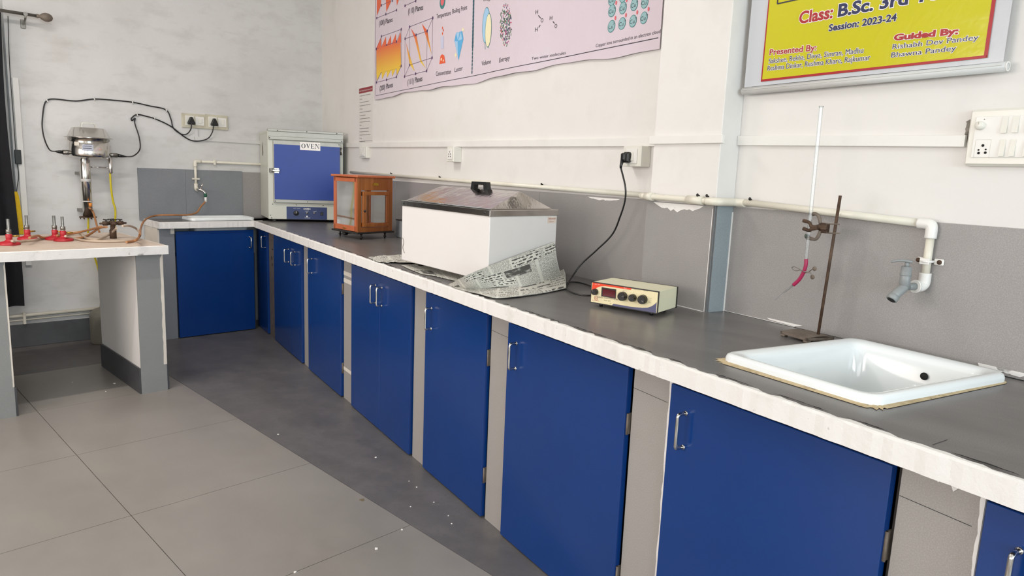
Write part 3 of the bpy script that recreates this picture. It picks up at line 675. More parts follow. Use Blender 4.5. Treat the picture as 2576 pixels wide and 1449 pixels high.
line(m, (yx0, yz0+.003), (yx1, yz0+.003), .0065, -.0008, 0, ysurf, 40); line(m, (yx0+.002, yz0), (yx0+.002, yz1), .004, -.0008, 0, ysurf, 16); line(m, (yx1-.003, yz0), (yx1-.003, yz1), .0085, -.0008, 0, ysurf, 16); line(m, (yx0, yz1-.003), (yx1, yz1-.003), .006, -.0008, 0, ysurf, 40)
m.build('red_border', ink_r, t, MR, 0, False)
mr, mb, mw = Mesh(), Mesh(), Mesh()
def ty(body, p, q, hp, mm, off, woff=.05, shear=0.):
    a = yf(*p); b = yf(*q); c = yf(p[0], p[1]-hp); h = c[1]-a[1]
    put_text(mw, body, a, b, h, -.0012, woff, shear, off, 0, ysurf); put_text(mm, body, a, b, h, -.0018, off, shear, off, 0, ysurf)
ty('Class:', (2011, 60), (2096, 45), 30, mr, .03, .07); ty('B.Sc. 3rd Year', (2109, 42), (2415, -14), 31, mb, .035, .075)
ty('Session: 2023-24', (2086, 79), (2256, 52), 17, mb, .03, .07)
ty('Presented By:', (1937, 139), (2055, 127), 15, mr, .02, .07); ty('Guided By:', (2249, 102), (2411, 85), 15, mr, .05, .1)
ty('Sakshee, Rekha, Divya, Simran, Madhu', (1935, 160), (2173, 133), 13, mb, .0, .05); ty('Reshma Dinkar, Reshma Khare, Rajkumar', (1932, 178), (2190, 151), 13, mb, .0, .05)
ty('Rishabh Dev Pandey', (2246, 124), (2461, 100), 13, mb, .0, .05); ty('Bhawna Pandey', (2243, 145), (2405, 127), 13, mb, .0, .05)
mw.build('white_outline', white_i, t, MR, 0, False); mr.build('red_lettering', ink_r, t, MR, 0, False); mb.build('navy_lettering', ink_b, t, MR, 0, False)
m = Mesh(); a = yf(1957, 10); b = yf(2120, -22); line(m, a, (b[0]+.2, a[1]+.002), .004, -.0015, 0, ysurf, 12); line(m, a, (a[0], a[1]+.2), .004, -.0015, 0, ysurf); m.build('black_box_line', ink_k, t, MR, 0, False)
m = Mesh(); zc = hR(1885, 225, YD).z-.004; m.tube([(4.432, -.026, zc), (5.182, -.026, zc)], .0115, 16); m.box(4.44, 5.175, -.0385, -.036, zc+.002, zc+.0035); o = m.build('bottom_rod', Mat('grey_plastic_rod', 'c9c9c6', .4).mottle(9, .5, .8, 'b5b5b1', .6).m, t, MR); o['label'] = 'round pale grey rod along the lower edge'
m = Mesh(); m.lathe([(.008, 0), (.008, .001), (.0115, .001), (.0115, -.001), (.008, -.001)], (5.1825, -.026, zc), 'x', 16); m.build('rod_end', pvc, t, MR)
m = Mesh(); m.tube([(4.448, -.004, zc), (4.443, -.004, yz1+.05)], .0015, 6); m.build('hanging_wire', black, t, MR)

# ================================================================== TRUNKING, SOCKETS, PIPE ON THE LONG WALL
def strip(name, lab, a, b, y0, dep, gr):
    (x0, zl0, zh0), (x1, zl1, zh1) = a, b
    m = Mesh(); m.add([(x0, y0, zl0), (x1, y0, zl1), (x1, y0, zh1), (x0, y0, zh0), (x0, y0-dep, zl0+.001), (x1, y0-dep, zl1+.001), (x1, y0-dep, zh1-.001), (x0, y0-dep, zh0-.001)], [(0, 1, 2, 3), (7, 6, 5, 4), (0, 4, 5, 1), (1, 5, 6, 2), (2, 6, 7, 3), (3, 7, 4, 0)])
    o = m.build(name, pvc, None, MR, .001); return tag(o, lab, 'cable trunking', gr)
strip('cable_trunking', 'long white cable trunking below the lilac banner', (.0, 1.440, 1.474), (4.109, 1.400, 1.434), -.0, .014, 'trunking along the long wall')
strip('cable_trunking', 'short white trunking across the front of the column', (4.098, 1.403, 1.433), (4.43, 1.402, 1.43), -.0905, .012, 'trunking along the long wall')
strip('cable_trunking', 'white trunking running from the column to the big switchboard', (4.416, 1.400, 1.432), (5.107, 1.387, 1.417), -.0, .014, 'trunking along the long wall')
sp = .005
def socket_box(L_, S_, R2, yy_, z0, z1, lab, kind):
    x1 = hR(R2, yy_, 0).x; dep = -hS(S_, yy_, x1).y; x0 = hR(L_, yy_, dep).x
    t = thing('socket_box', lab, 'socket', MR @ T((x0+x1)/2, 0, z0), 'small socket boxes on the long wall'); w_, h_ = (x1-x0)/2, z1-z0
    m = Mesh(); m.box(-w_, w_, -dep, 0, 0, h_, 0, .002); m.build('box', switch_m, t)
    pw, ph = w_*.62, h_*.36
    m = Mesh(); m.box(-pw, pw, -dep-.004, -dep, h_/2-ph, h_/2+ph, 0, .0015); p = m.build('face_plate', pvc, t)
    if kind == 'switch':
        m = Mesh(); m.add([(-pw*.55, -dep-.0042, h_/2-ph*.6), (pw*.5, -dep-.0042, h_/2-ph*.6), (pw*.5, -dep-.0042, h_/2+ph*.6), (-pw*.55, -dep-.0042, h_/2+ph*.6), (-pw*.55, -dep-.009, h_/2-ph*.6), (pw*.5, -dep-.009, h_/2-ph*.6), (pw*.5, -dep-.005, h_/2+ph*.6), (-pw*.55, -dep-.005, h_/2+ph*.6)], [(0, 1, 2, 3), (7, 6, 5, 4), (0, 4, 5, 1), (1, 5, 6, 2), (2, 6, 7, 3), (3, 7, 4, 0)]); m.build('rocker', switch_m, p)
    else:
        for dx, dz in ((0, .45), (-.4, .05), (.4, .05), (-.4, -.4), (.4, -.4)): 
            m = Mesh(); m.lathe([(0, 0), (.0032, 0), (.0032, -.0008), (0, -.0008)], (pw*dx, -dep-.0041, h_/2+ph*dz), 'y', 10); m.build('hole', dark, p)
    return t
socket_box(903, 921, 931, 385, 1.352, 1.432, 'small white switch box hanging below the trunking at the printed notice', 'switch')
socket_box(1124, 1141, 1161, 390, 1.333, 1.415, 'small white box with socket holes midway along the trunking above the white metal box', 'holes')
socket_box(1567, 1612, 1637, 395, 1.325, 1.402, 'white socket box with a black plug in it, beside the column', 'switch')
# big switchboard
z_a, z_b = 1.342, 1.476; x_a = 5.113
t = thing('switchboard', 'large ivory switchboard with regulator knob, socket and rocker switches at the right edge', 'switchboard', MR @ T(x_a, 0, z_a), None); H_ = z_b-z_a
m = Mesh(); m.box(0, .27, -.016, 0, 0, H_, 0, .004); m.box(.004, .266, -.02, -.016, .004, H_-.004, 0, .003); m.build('frame', switch_m, t)
m = Mesh(); m.box(.0165, .255, -.0225, -.02, .02, H_-.018, 0, .0008); m.build('module_plate', pvc, t)
pxs = lambda x, y: (hR(x, y, .024).x-x_a, hR(x, y, .024).z-z_a)
c = pxs(2466, 316); m = Mesh(); m.lathe([(0, -.034), (.0085, -.034), (.010, -.031), (.0105, -.0225)], (c[0], 0, c[1]), 'y', 20); k = m.build('regulator_knob', switch_m, t)
m = Mesh(); m.box(c[0]-.0006, c[0]+.0006, -.0346, -.034, c[1]+.002, c[1]+.008); m.build('pointer', steel_d, k)
put = Mesh(); put_text(put, '+', (c[0]+.004, c[1]+.012), (c[0]+.009, c[1]+.012), .005, -.0228); put.build('plus_mark', ink_k, t)
for X0, X1_, Y0, Y1_ in ((2517, 2538, 292, 335), (2544, 2566, 291, 334), (2511, 2531, 350, 393), (2537, 2557, 350, 393), (2577, 2600, 290, 333), (2572, 2594, 350, 393)):
    a = pxs(X0, Y1_); b = pxs(X1_, Y0); m = Mesh(); x0, x1, z0, z1 = a[0], b[0], a[1], b[1]
    m.add([(x0, -.0226, z0), (x1, -.0226, z0), (x1, -.0226, z1), (x0, -.0226, z1), (x0, -.0275, z0), (x1, -.0275, z0), (x1, -.0236, z1), (x0, -.0236, z1)], [(0, 1, 2, 3), (7, 6, 5, 4), (0, 4, 5, 1), (1, 5, 6, 2), (2, 6, 7, 3), (3, 7, 4, 0)]); m.build('rocker_switch', switch_m, t)
for X0, Y0, r in ((2472, 366, .0032), (2461, 377, .0021), (2479, 376, .0021), (2461, 385, .003), (2478, 384, .003)):
    c = pxs(X0, Y0); m = Mesh(); m.lathe([(0, 0), (r, 0), (r, -.0008), (0, -.0008)], (c[0], -.0225, c[1]), 'y', 12); m.build('socket_hole', dark, t)
m = Mesh(); a = pxs(2446, 410); b = pxs(2493, 351); 
for q, r in (((a[0], a[1]+.012), (a[0], b[1])), ((a[0], b[1]), (b[0], b[1])), ((b[0], b[1]), (b[0], a[1]+.012))): line(m, q, r, .0006, -.0226)
m.build('socket_outline', steel_d, t)
m = Mesh(); m.prism([(x_a-.012+random.uniform(-.002, .002), z_a+.06+i*.006) for i in range(9)]+[(x_a, z_a+.115), (x_a, z_a+.055)], 'y', -.0002, -.003); struct(m, 'trim_10', Mat('broken_plaster', '8a837a', .9).mottle(60, .4, .7, '4a443e').m, MR, 'broken plaster beside the switchboard')

# pipe along the wall
def clip(parent, x, y, z, r):
    m = Mesh(); m.tube([(x, y+r*.3, z+r+.001), (x, y-.006, z+r+.003), (x+.004, y-.01, z+r+.007)], .0028, 8); m.lathe([(0, -.003), (.005, -.002), (.005, 0), (0, 0)], (x+.003, y-.008, z+r+.004), 'y', 10); c_ = m.build('clip', blackm, parent)
t = thing('water_pipe', 'long cream water pipe along the dado of the long wall down to the grey tap', 'pipe', MR)
pz = lambda s: 1.237-.0075*(s-1.686)
R_ = .0105
m = Mesh(); m.tube([(.75, -.014, pz(.75)), (4.04, -.018, pz(4.04))], R_*.95, 14); o = m.build('pipe_run', pipe_m, t, MR)
m = Mesh(); m.tube([(4.04, -.018, pz(4.04)), (4.062, -.022, pz(4.05)), (4.078, -.07, pz(4.06)), (4.081, -.1, pz(4.06)), (4.095, -.113, pz(4.07)), (4.13, -.114, pz(4.1)), (4.43, -.114, pz(4.4))], R_, 14, 0, 6); m.build('pipe_run', pipe_m, t, MR)
a = hR(1640, 493, .114); m = Mesh(); m.tube([(4.115, -.114, pz(4.11)), (4.15, -.114, pz(4.15))], R_*1.35, 16); m.build('coupling', pipe_m, t, MR)
m = Mesh(); m.tube([(4.315, -.114, pz(4.3)), (4.385, -.114, pz(4.38))], R_*1.35, 16); m.build('coupling', pipe_m, t, MR)
m = Mesh(); m.tube([(4.40, -.114, pz(4.4)), (4.425, -.114, pz(4.42)), (4.438, -.105, pz(4.43)), (4.442, -.09, pz(4.43)), (4.442, -.045, pz(4.44)), (4.446, -.033, pz(4.44)), (4.462, -.026, pz(4.46)), (4.48, -.026, pz(4.48))], R_*1.25, 14, 0, 5); m.build('elbow', pipe_m, t, MR)
e1 = hR(2345, 566, .026); z2 = hR(2200, 557, .026)
m = Mesh(); za = hR(1880, 509, .026).z; m.tube([(4.47, -.026, za), (e1.x-.02, -.026, e1.z+.002)], R_, 14); m.build('pipe_run', pipe_m, t, MR)
ex, ez = e1.x, e1.z+.002
m = Mesh(); m.tube([(ex-.034, -.026, ez), (ex-.012, -.026, ez), (ex-.003, -.026, ez-.003), (ex, -.026, ez-.012), (ex, -.026, ez-.036)], R_*1.32, 16, 0, 5); m.build('elbow', pvc, t, MR)
m = Mesh(); m.tube([(ex, -.026, ez-.03), (ex, -.026, ez-.135)], R_*.95, 16); m.build('drop_pipe', pipe_m, t, MR)
zl = ez-.125
m = Mesh(); m.tube([(ex, -.026, zl), (ex, -.026, zl-.022), (ex-.001, -.029, zl-.031), (ex-.004, -.038, zl-.035), (ex-.008, -.050, zl-.035)], R_*1.35, 16, 0, 5); m.tube([(ex-.0073, -.048, zl-.035), (ex-.0085, -.053, zl-.035)], R_*1.6, 18); m.build('elbow', pvc, t, MR)
zs = hR(2340, 658, .026).z
m = Mesh(); m.tube([(ex-.0125, -.014, zs), (ex-.0125, -.03, zs), (ex-.008, -.038, zs), (ex, -.0395, zs), (ex+.008, -.038, zs), (ex+.0125, -.03, zs), (ex+.0125, -.016, zs), (ex+.034, -.0155, zs)], .0035, 8, 0, 3); m.box(ex-.012, ex+.012, -.0405, -.038, zs-.008, zs+.008, 0, .001); m.box(ex+.012, ex+.036, -.0185, -.014, zs-.008, zs+.008, 0, .002); m.box(ex-.03, ex-.012, -.0185, -.014, zs-.008, zs+.008, 0, .002); s = m.build('saddle_clamp', pvc, t, MR)
for sg in (-1, 1): m = Mesh(); m.lathe([(0, -.0225), (.005, -.0215), (.0062, -.019), (.0062, -.0185)], (ex+sg*.026, 0, zs), 'y', 14); m.build('screw', rust, s, MR)
for q in (983, 1105, 1362): a = hR(q, 443+.079*(q-1000)-5, .02); clip(t, a.x, -.014, pz(a.x), R_)
for q in (): pass
for x in (4.36, 4.40): clip(t, x, -.112, pz(x), R_*1.3)
clip(t, 4.50, -.024, pz(4.5), R_)
# tap
tp = thing('tap', 'grey plastic bib tap pointing down over the large near sink', 'tap', MR @ T(ex-.008, -.050, zl-.035) @ Matrix.Rotation(radians(-14), 4, 'Z') @ Matrix.Scale(1.12, 4)); 
m = Mesh(); m.tube([(0, .002, 0), (0, -.030, 0)], .0085, 16); m.tube([(0, -.028, -.004), (0, -.034, .008), (0, -.034, .046)], [.0105, .0118, .011], 18); m.tube([(0, -.034, .026), (0, -.034, .029)], .0125, 18); m.tube([(0, -.028, .004), (0, -.040, -.006), (0, -.054, -.016), (0, -.060, -.023)], [.0095, .0105, .0105, .0095], 18, 0, 3); m.build('tap_body', tapgrey, tp)
m = Mesh(); m.lathe([(.0095, .002), (.0122, .0), (.0122, -.011), (.0095, -.012), (.0095, 0)], (0, 0, 0), 'z', 18)
for v in m.v: v.xyz = Matrix.Translation((0, -.060, -.021)) @ Matrix.Rotation(radians(-38), 4, 'X') @ v
m.build('spout_ring', tapgrey, tp)
m = Mesh(); m.lathe([(0, 0), (.0088, 0), (.0088, -.0008), (0, -.0008)], (0, 0, -.0118), 'z', 14)
for v in m.v: v.xyz = Matrix.Translation((0, -.060, -.021)) @ Matrix.Rotation(radians(-38), 4, 'X') @ v
m.build('spout_mouth', dark, tp)
m = Mesh(); m.cyl((0, -.034, .045), (0, -.034, .056), .005); rings = []
for i in range(9):
    t_ = i/8; y = -.034+.010-.042*t_; hw = .0065+.003*sin(pi*t_); z = .058+.003*sin(pi*t_*.9)-.004*t_*t_; rings.append([(-hw, y, z), (0, y, z+.002), (hw, y, z), (hw*.8, y, z-.0035), (0, y, z-.002), (-hw*.8, y, z-.0035)])
m.loft(rings)
for v in m.v: v.xyz = Matrix.Translation((0, -.034, 0)) @ Matrix.Rotation(radians(-50), 4, 'Z') @ Matrix.Translation((0, .034, 0)) @ v
m.build('lever', tapgrey, tp)

# ================================================================== BLACK POWER CORD OF THE METER
pc = thing('power_cord', 'black power cord plugged in beside the column and looping down to the meter', 'cable', MR)
a = hR(1580, 396, .06)
m = Mesh(); px_, pz_ = a.x, a.z
m.box(px_-.018, px_+.014, -.075, -.052, pz_-.020, pz_+.020, 0, .006); m.box(px_-.013, px_+.010, -.090, -.074, pz_-.014, pz_+.016, 0, .005); m.tube([(px_-.006, -.082, pz_-.01), (px_-.008, -.086, pz_-.032), (px_-.008, -.086, pz_-.042)], [.0075, .0055, .0045], 12); m.build('plug', black, pc, MR)
pts = [(px_-.008, -.086, pz_-.04)]
for x, y, d in ((1573, 470, .085), (1572, 505, .08), (1560, 545, .075), (1540, 590, .07), (1500, 630, .09), (1462, 665, .12), (1440, 695, .16)): q = hR(x, y, d); pts.append(tuple(q))
for x, y in ((1428, 714), (1424, 722), (1437, 735), (1468, 743), (1502, 742), (1535, 736), (1556, 738)): q = hRz(x, y, .857); pts.append(tuple(q))
m = Mesh(); m.tube(pts, .0034, 10, 0, 8)
m.tube([tuple(hRz(x, y, .8545)) for x, y in ((1427, 712), (1440, 709), (1462, 712), (1482, 718), (1510, 730))], .003, 8, 0, 6)
m.build('cord', black, pc, MR)

# ================================================================== footprint helper
def foot(Ap, Bp, Cp, z):
    """front-left, front-right and back-left base corners -> matrix, width, depth, shear"""
    a, b, c = (hZ(*q, z) if len(q) == 2 else Vector(q) for q in (Ap, Bp, Cp))
    X = (b-a); w_ = X.length; X.normalize(); Y = Z.cross(X); dv = c-a; dy = dv.dot(Y)
    return mat4(X, Y, a), w_, dy, dv.dot(X)/dy
# ------------------------------------------------------------------ OVEN
M, W_, D_, SH = foot((676, 551), (863, 554.5), (644, 539), .868)
SH = -.17; D_ = .42
M = M.copy(); M[2][3] = H0
t = thing('laboratory_oven', 'cream and blue laboratory drying oven in the corner of the worktop', 'oven', M)
z0 = .018; HT = .675
m = Mesh(SH); m.box(0, W_, 0, D_, z0, HT, 0, .004); m.box(-.0015, W_+.0015, -.0015, D_, HT-.018, HT+.004, 1, .003)
m.build('body', [oven_w, oven_w], t)
fx = lambda px: (px-676)/(863-676)*W_      # along the front
fz = lambda py: z0+(552-py)/(552-330)*(HT-z0)
m = Mesh(SH); m.box(0, W_, -.012, .03, HT-.002, HT+.016, 0, .003); m.box(.006, W_-.002, -.018, 0, HT-.062, HT-.036, 0, .003); m.box(.006, W_-.002, -.006, 0, HT-.036, HT-.004); m.build('top_trim', grey_tr, t)
dz0, dz1 = fz(508)-.004, HT-.066; dx0, dx1 = .035, W_-.028
m = Mesh(SH); m.box(dx0, dx1, -.028, -.001, dz0, dz1, 0, .003); dr = m.build('door', grey_tr, t)
m = Mesh(SH); m.box(dx0+.006, dx1-.004, -.0325, -.028, dz0+.026, dz1-.030, 0, .0015); m.build('blue_panel', oven_b, dr)
m = Mesh(SH)
for x, z in [((dx0+dx1)/2, dz0+.012), ((dx0+dx1)/2, dz1-.012), (dx0+.01, dz0+.012), (dx1-.01, dz1-.012)]: m.lathe([(0, -.0295), (.003, -.029), (.0035, -.028)], (x, 0, z), 'y', 8)
m.build('rivet', black, dr)
m = Mesh(SH)
for x, z in [((.02), z0+.010), (.012, z0+.03), (.03, dz0-.012), (.20, dz0-.014), (.40, dz0-.014), (.07, HT-.014+.02), (.28, HT+.008), (.50, HT+.006), (.012, HT-.05), (W_-.015, HT-.05)]: m.lathe([(0, -.0035), (.003, -.003), (.0035, -.0)], (x, -.0 if z < dz0 else -.0185 if z < HT-.03 else -.0125, z), 'y', 8)
m.build('screw', black, t)
# sign
sx0, sx1, sz1 = fx(753), fx(803), dz1-.004; sz0 = sz1-.060
m = Mesh(SH); m.box(sx0, sx1, -.0345, -.0326, sz0, sz1); sg = m.build('sign', white_i, dr); sg['label'] = 'white OVEN sign'
def glyphs(m, x0, x1, z0, z1, y):
    """OVEN in bold roman letters"""
    w_ = (x1-x0)/4.15; h = z1-z0; th = w_*.22; sf = h*.07
    def bar(xa, xb, za, zb_): m.box(xa, xb, y-.0006, y, za, zb_)
    def ser(xc, z, l): bar(xc-l/2, xc+l/2, z, z+sf)
    # O
    n = 28; c = (x0+w_*.5, (z0+z1)/2); o = [(c[0]+w_*.48*cos(2*pi*i/n), c[1]+h*.51*sin(2*pi*i/n)) for i in range(n)]; q = [(c[0]+w_*.25*cos(2*pi*i/n), c[1]+h*.44*sin(2*pi*i/n)) for i in range(n)]
    for i in range(n): j = (i+1) % n; m.add([(o[i][0], y-.0006, o[i][1]), (o[j][0], y-.0006, o[j][1]), (q[j][0], y-.0006, q[j][1]), (q[i][0], y-.0006, q[i][1])], [(0, 1, 2, 3)])
    # V
    a = x0+w_*1.08; b = a+w_*.98; mid = (a+b)/2
    m.prism([(a+w_*.08, z1), (a+w_*.34, z1), (mid+w_*.08, z0+h*.28), (mid, z0)], 'y', y, y-.0006); m.prism([(b-w_*.1, z1), (b-w_*.2, z1), (mid-w_*.02, z0+h*.1), (mid, z0)], 'y', y, y-.0006); ser(a+w_*.2, z1-sf, w_*.42); ser(b-w_*.15, z1-sf, w_*.3)
    # E
    a = x0+w_*2.16; bar(a+w_*.08, a+w_*.08+th, z0, z1); bar(a, a+w_*.78, z0, z0+sf*1.1); bar(a, a+w_*.74, z1-sf*1.1, z1); bar(a+.2*w_, a+w_*.55, z0+h*.47, z0+h*.47+sf); bar(a+w_*.72, a+w_*.78, z0, z0+h*.25); bar(a+w_*.68, a+w_*.74, z1-h*.22, z1); bar(a+w_*.5, a+w_*.56, z0+h*.36, z0+h*.64)
    # N
    a = x0+w_*3.08; b = x1; bar(a+w_*.12, a+w_*.19, z0, z1); bar(b-w_*.19, b-w_*.12, z0, z1); m.prism([(a+w_*.12, z1), (a+w_*.4, z1), (b-w_*.12, z0), (b-w_*.2, z0)], 'y', y, y-.0006); ser(a+w_*.14, z0, w_*.32); ser(a+w_*.12, z1-sf, w_*.3); ser(b-w_*.16, z1-sf, w_*.32)
m = Mesh(SH); glyphs(m, sx0+.008, sx1-.006, sz0+.014, sz1-.012, -.0346); m.build('lettering', ink_k, sg)
# latch and hinges
lz = fz(428); m = Mesh(SH); m.box(.008, .032, -.022, -.002, lz-.017, lz+.017, 0, .003); m.box(.014, .028, -.036, -.02, lz-.011, lz+.011, 0, .003); m.build('latch_keep', steel_d, t)
m = Mesh(SH); m.box(.040, .075, -.036, -.032, lz-.020, lz+.020, 0, .002); m.box(.026, .078, -.050, -.036, lz-.008, lz+.008, 0, .003); m.tube([(.044, -.043, lz), (.014, -.040, lz)], .006, 10); m.build('latch', steel, dr)
for hz in (dz1-.06, dz0+.06): m = Mesh(SH); m.tube([(W_-.020, -.022, hz-.028), (W_-.020, -.022, hz+.028)], .006, 12); m.box(W_-.026, W_-.004, -.008, -.0, hz-.02, hz+.02, 0, .001); m.build('hinge', steel_d, t)
# control panel
px0, px1 = fx(720), fx(821); m = Mesh(SH); m.box(px0, px1, -.005, 0, z0+.002, z0+.098, 0, .001); cp = m.build('control_panel', oven_p, t)
m = Mesh(SH); put_text(m, 'OVEN', ((px0+px1)/2-.025, z0+.078), ((px0+px1)/2+.025, z0+.078), .011, -.0053, .03); put_text(m, 'SET TEMP', (px0+.05, z0+.084), (px0+.10, z0+.084), .004, -.0053)
for x in (.5, .70): line(m, (px0+(px1-px0)*x-.012, z0+.066), (px0+(px1-px0)*x+.012, z0+.067), .0018, -.0053)
line(m, ((px0+px1)/2-.018, z0+.014), ((px0+px1)/2+.024, z0+.014), .0022, -.0053); m.add([( (px0+px1)/2+.006*cos(a*pi/4), -.0053, z0+.026+.006*sin(a*pi/4)) for a in range(8)], [list(range(8))]); m.build('panel_print', white_i, cp)
def knob(parent, x, z, r, mat_, y=-.005, h=.018):
    m = Mesh(SH); m.lathe([(0, -h), (r*.82, -h), (r*.95, -h+.002), (r, 0)], (x, y, z), 'y', 22); k = m.build('knob', mat_, parent)
    m = Mesh(SH); m.box(x-r*.1, x+r*.1, y-h-.001, y-h, z, z+r*.8); m.build('pointer', steel_d, k); return k
knob(cp, px0+.068, z0+.05, .019, black); knob(cp, px0+(px1-px0)*.50, z0+.052, .008, steel_d, -.005, .01); knob(cp, px0+(px1-px0)*.68, z0+.052, .008, steel_d, -.005, .01)
m = Mesh(SH); m.box(px1-.048, px1-.028, -.010, -.005, z0+.035, z0+.062, 0, .002); m.build('switch', black, cp)
m = Mesh(SH)
for x in (.05, W_-.05): 
    for y in (.05, D_-.05): m.lathe([(0, 0), (.018, 0), (.02, .004), (.016, z0+.002), (0, z0+.002)], (x, y, 0), 'z', 14)
o = m.build('feet', black, t); 
m = Mesh(SH); a = D_*.55; m.prism([(a, .52), (a+.03, .60), (a+.055, .56), (a+.05, .50), (a+.02, .49)], 'x', -.0012, 0); m.build('peeled_patch', castgrey, t)

# ------------------------------------------------------------------ BALANCE CASE
M, W_, D_, SH = foot((899.5, 589), (989, 584.5), (852, 578), .885)
SH = max(-.15, min(.15, SH)); W_ = min(W_, .27); D_ = min(D_, .30)
M = M.copy(); M[2][3] = H0
t = thing('balance_case', 'varnished wooden glass-sided analytical balance case on black feet between oven and white box', 'balance', M)
zb0, zb1 = .045, .372
m = Mesh(SH); m.box(-.012, W_+.012, -.014, D_+.012, zb0-.010, zb0, 0, .002)
m.build('base_plate', blackm, t)
m = Mesh(SH); k = .028
for x in (0, W_-k):
    for y in (0, D_-k): m.box(x, x+k, y, y+k, zb0, zb1, 0, .0015)
m.box(k, W_-k, 0, .02, zb1-.075, zb1, 0, .001); m.box(k, W_-k, 0, .02, zb0, zb0+.028, 0, .001); m.box(k, W_-k, D_-.02, D_, zb1-.03, zb1); m.box(k, W_-k, D_-.02, D_, zb0, zb0+.03)
m.build('frame', wood, t)
m = Mesh(SH); m.box(-.016, W_+.012, -.018, D_+.014, zb1, zb1+.014, 0, .003); m.build('top_board', wood_r, t)
m = Mesh(SH); m.box(.002, W_-.002, .002, D_-.002, zb0, zb0+.006); m.build('floor_board', Mat('dark_slate', '4a3c38', .4).mottle(8, .4, .7, '3a2e2b').m, t)
# side sash (left side) with its glass
for xs, nm in ((-.006, 'side_sash'), (W_-.006, 'side_sash')):
    m = Mesh(SH); m.box(xs, xs+.012, .012, D_-.012, zb0+.004, zb0+.035, 0, .001); m.box(xs, xs+.012, .012, D_-.012, zb1-.028, zb1-.004, 0, .001); m.box(xs, xs+.012, .006, .03, zb0+.004, zb1-.004, 0, .001); m.box(xs, xs+.012, D_-.03, D_-.006, zb0+.004, zb1-.004, 0, .001); s = m.build(nm, wood_r, t)
    m = Mesh(SH); m.add([(xs+.006, .03, zb0+.035), (xs+.006, D_-.03, zb0+.035), (xs+.006, D_-.03, zb1-.028), (xs+.006, .03, zb1-.028)], [(0, 1, 2, 3)]); m.build('glass', pane_g, s)
    m = Mesh(SH); m.box(xs-.003, xs, D_/2-.02, D_/2+.02, zb0+.012, zb0+.018, 0, .001); m.build('pull', brass, s)
# front door
a0, a1, b0, b1 = k+.006, W_-k-.006, zb0+.032, zb1-.082
m = Mesh(SH); f_ = .022
m.box(a0, a1, -.012, .004, b0, b0+f_, 0, .0015); m.box(a0, a1, -.012, .004, b1-f_, b1, 0, .0015); m.box(a0, a0+f_, -.012, .004, b0+f_, b1-f_, 0, .0015); m.box(a1-f_, a1, -.012, .004, b0+f_, b1-f_, 0, .0015); dr = m.build('front_door', wood, t)
m = Mesh(SH); m.add([(a0+f_, -.004, b0+f_), (a1-f_, -.004, b0+f_), (a1-f_, -.004, b1-f_), (a0+f_, -.004, b1-f_)], [(0, 1, 2, 3)]); m.build('glass', pane_g, dr)
m = Mesh(SH); m.box(k+.002, W_-k-.002, -.0025, .0, zb0+.027, zb1-.076); m.box(a0-.002, a1+.002, -.0026, .002, b0-.002, b1+.002)
m = Mesh(SH); m.ball((a0+.010, -.016, (b0+b1)/2-.01), .008); m.build('door_knob', blackm, dr)
m = Mesh(SH); m.box(k, W_-k, D_-.012, D_-.010, zb0+.03, zb1-.03); pass
m = Mesh(SH); xc = W_*.5; m.lathe([(.020, -.0035), (.024, -.003), (.024, 0), (0, 0)], (0, 0, 0), 'y', 6)
m = Mesh(SH); m.prism([(xc-.022+.044*(.5-.5*cos(pi*i/10)), zb1-.040+.012*sin(pi*i/10)) for i in range(11)]+[(xc+.022, zb1-.046), (xc-.022, zb1-.046)], 'y', -.004, .0); m.build('maker_plate', brass, t)
m = Mesh(SH); m.tube([(W_*.42, D_*.5, zb0+.006), (W_*.42, D_*.5, zb0+.20)], .009, 16); m.tube([(W_*.42, D_*.5, zb0+.20), (W_*.42, D_*.5, zb0+.235)], .005, 12); m.build('pillar_column', brass, t)
m = Mesh(SH); m.tube([(W_*.14, D_*.5, zb0+.222), (W_*.42, D_*.5, zb0+.236), (W_*.70, D_*.5, zb0+.222)], .003, 8); m.lathe([(0, .004), (.014, .004), (.014, -.006), (0, -.006)], (W_*.42, D_*.5-.002, zb0+.225), 'y', 14); m.tube([(W_*.46, D_*.45, zb0+.22), (W_*.62, D_*.38, zb0+.04)], .0008, 6); m.build('beam', blackm, t)
m = Mesh(SH); m.tube([(.02, D_*.25, zb0+.008), (.008, D_*.08+.02, zb0+.105)], .002, 8); m.build('white_rod', white_i, t)
for x, y in ((.03, .004), (W_-.05, .01), (.03, D_-.03)):
    m = Mesh(SH); m.lathe([(0, 0), (.004, 0), (.006, .008), (.010, .010), (.010, .016), (.005, .018), (.0055, .026), (.010, .034), (.012, .0355)], (x, y, 0), 'z', 14, 0, (True, True)); m.build('foot', blackm, t)
m = Mesh(SH); m.tube([(-.0, D_*.6, .024), (.03, D_*.6, .024)], .012, 14); m.tube([(.03, D_*.6, .024), (W_*.6, D_*.5, .026)], .0035, 8); m.build('arrest_knob', blackm, t)

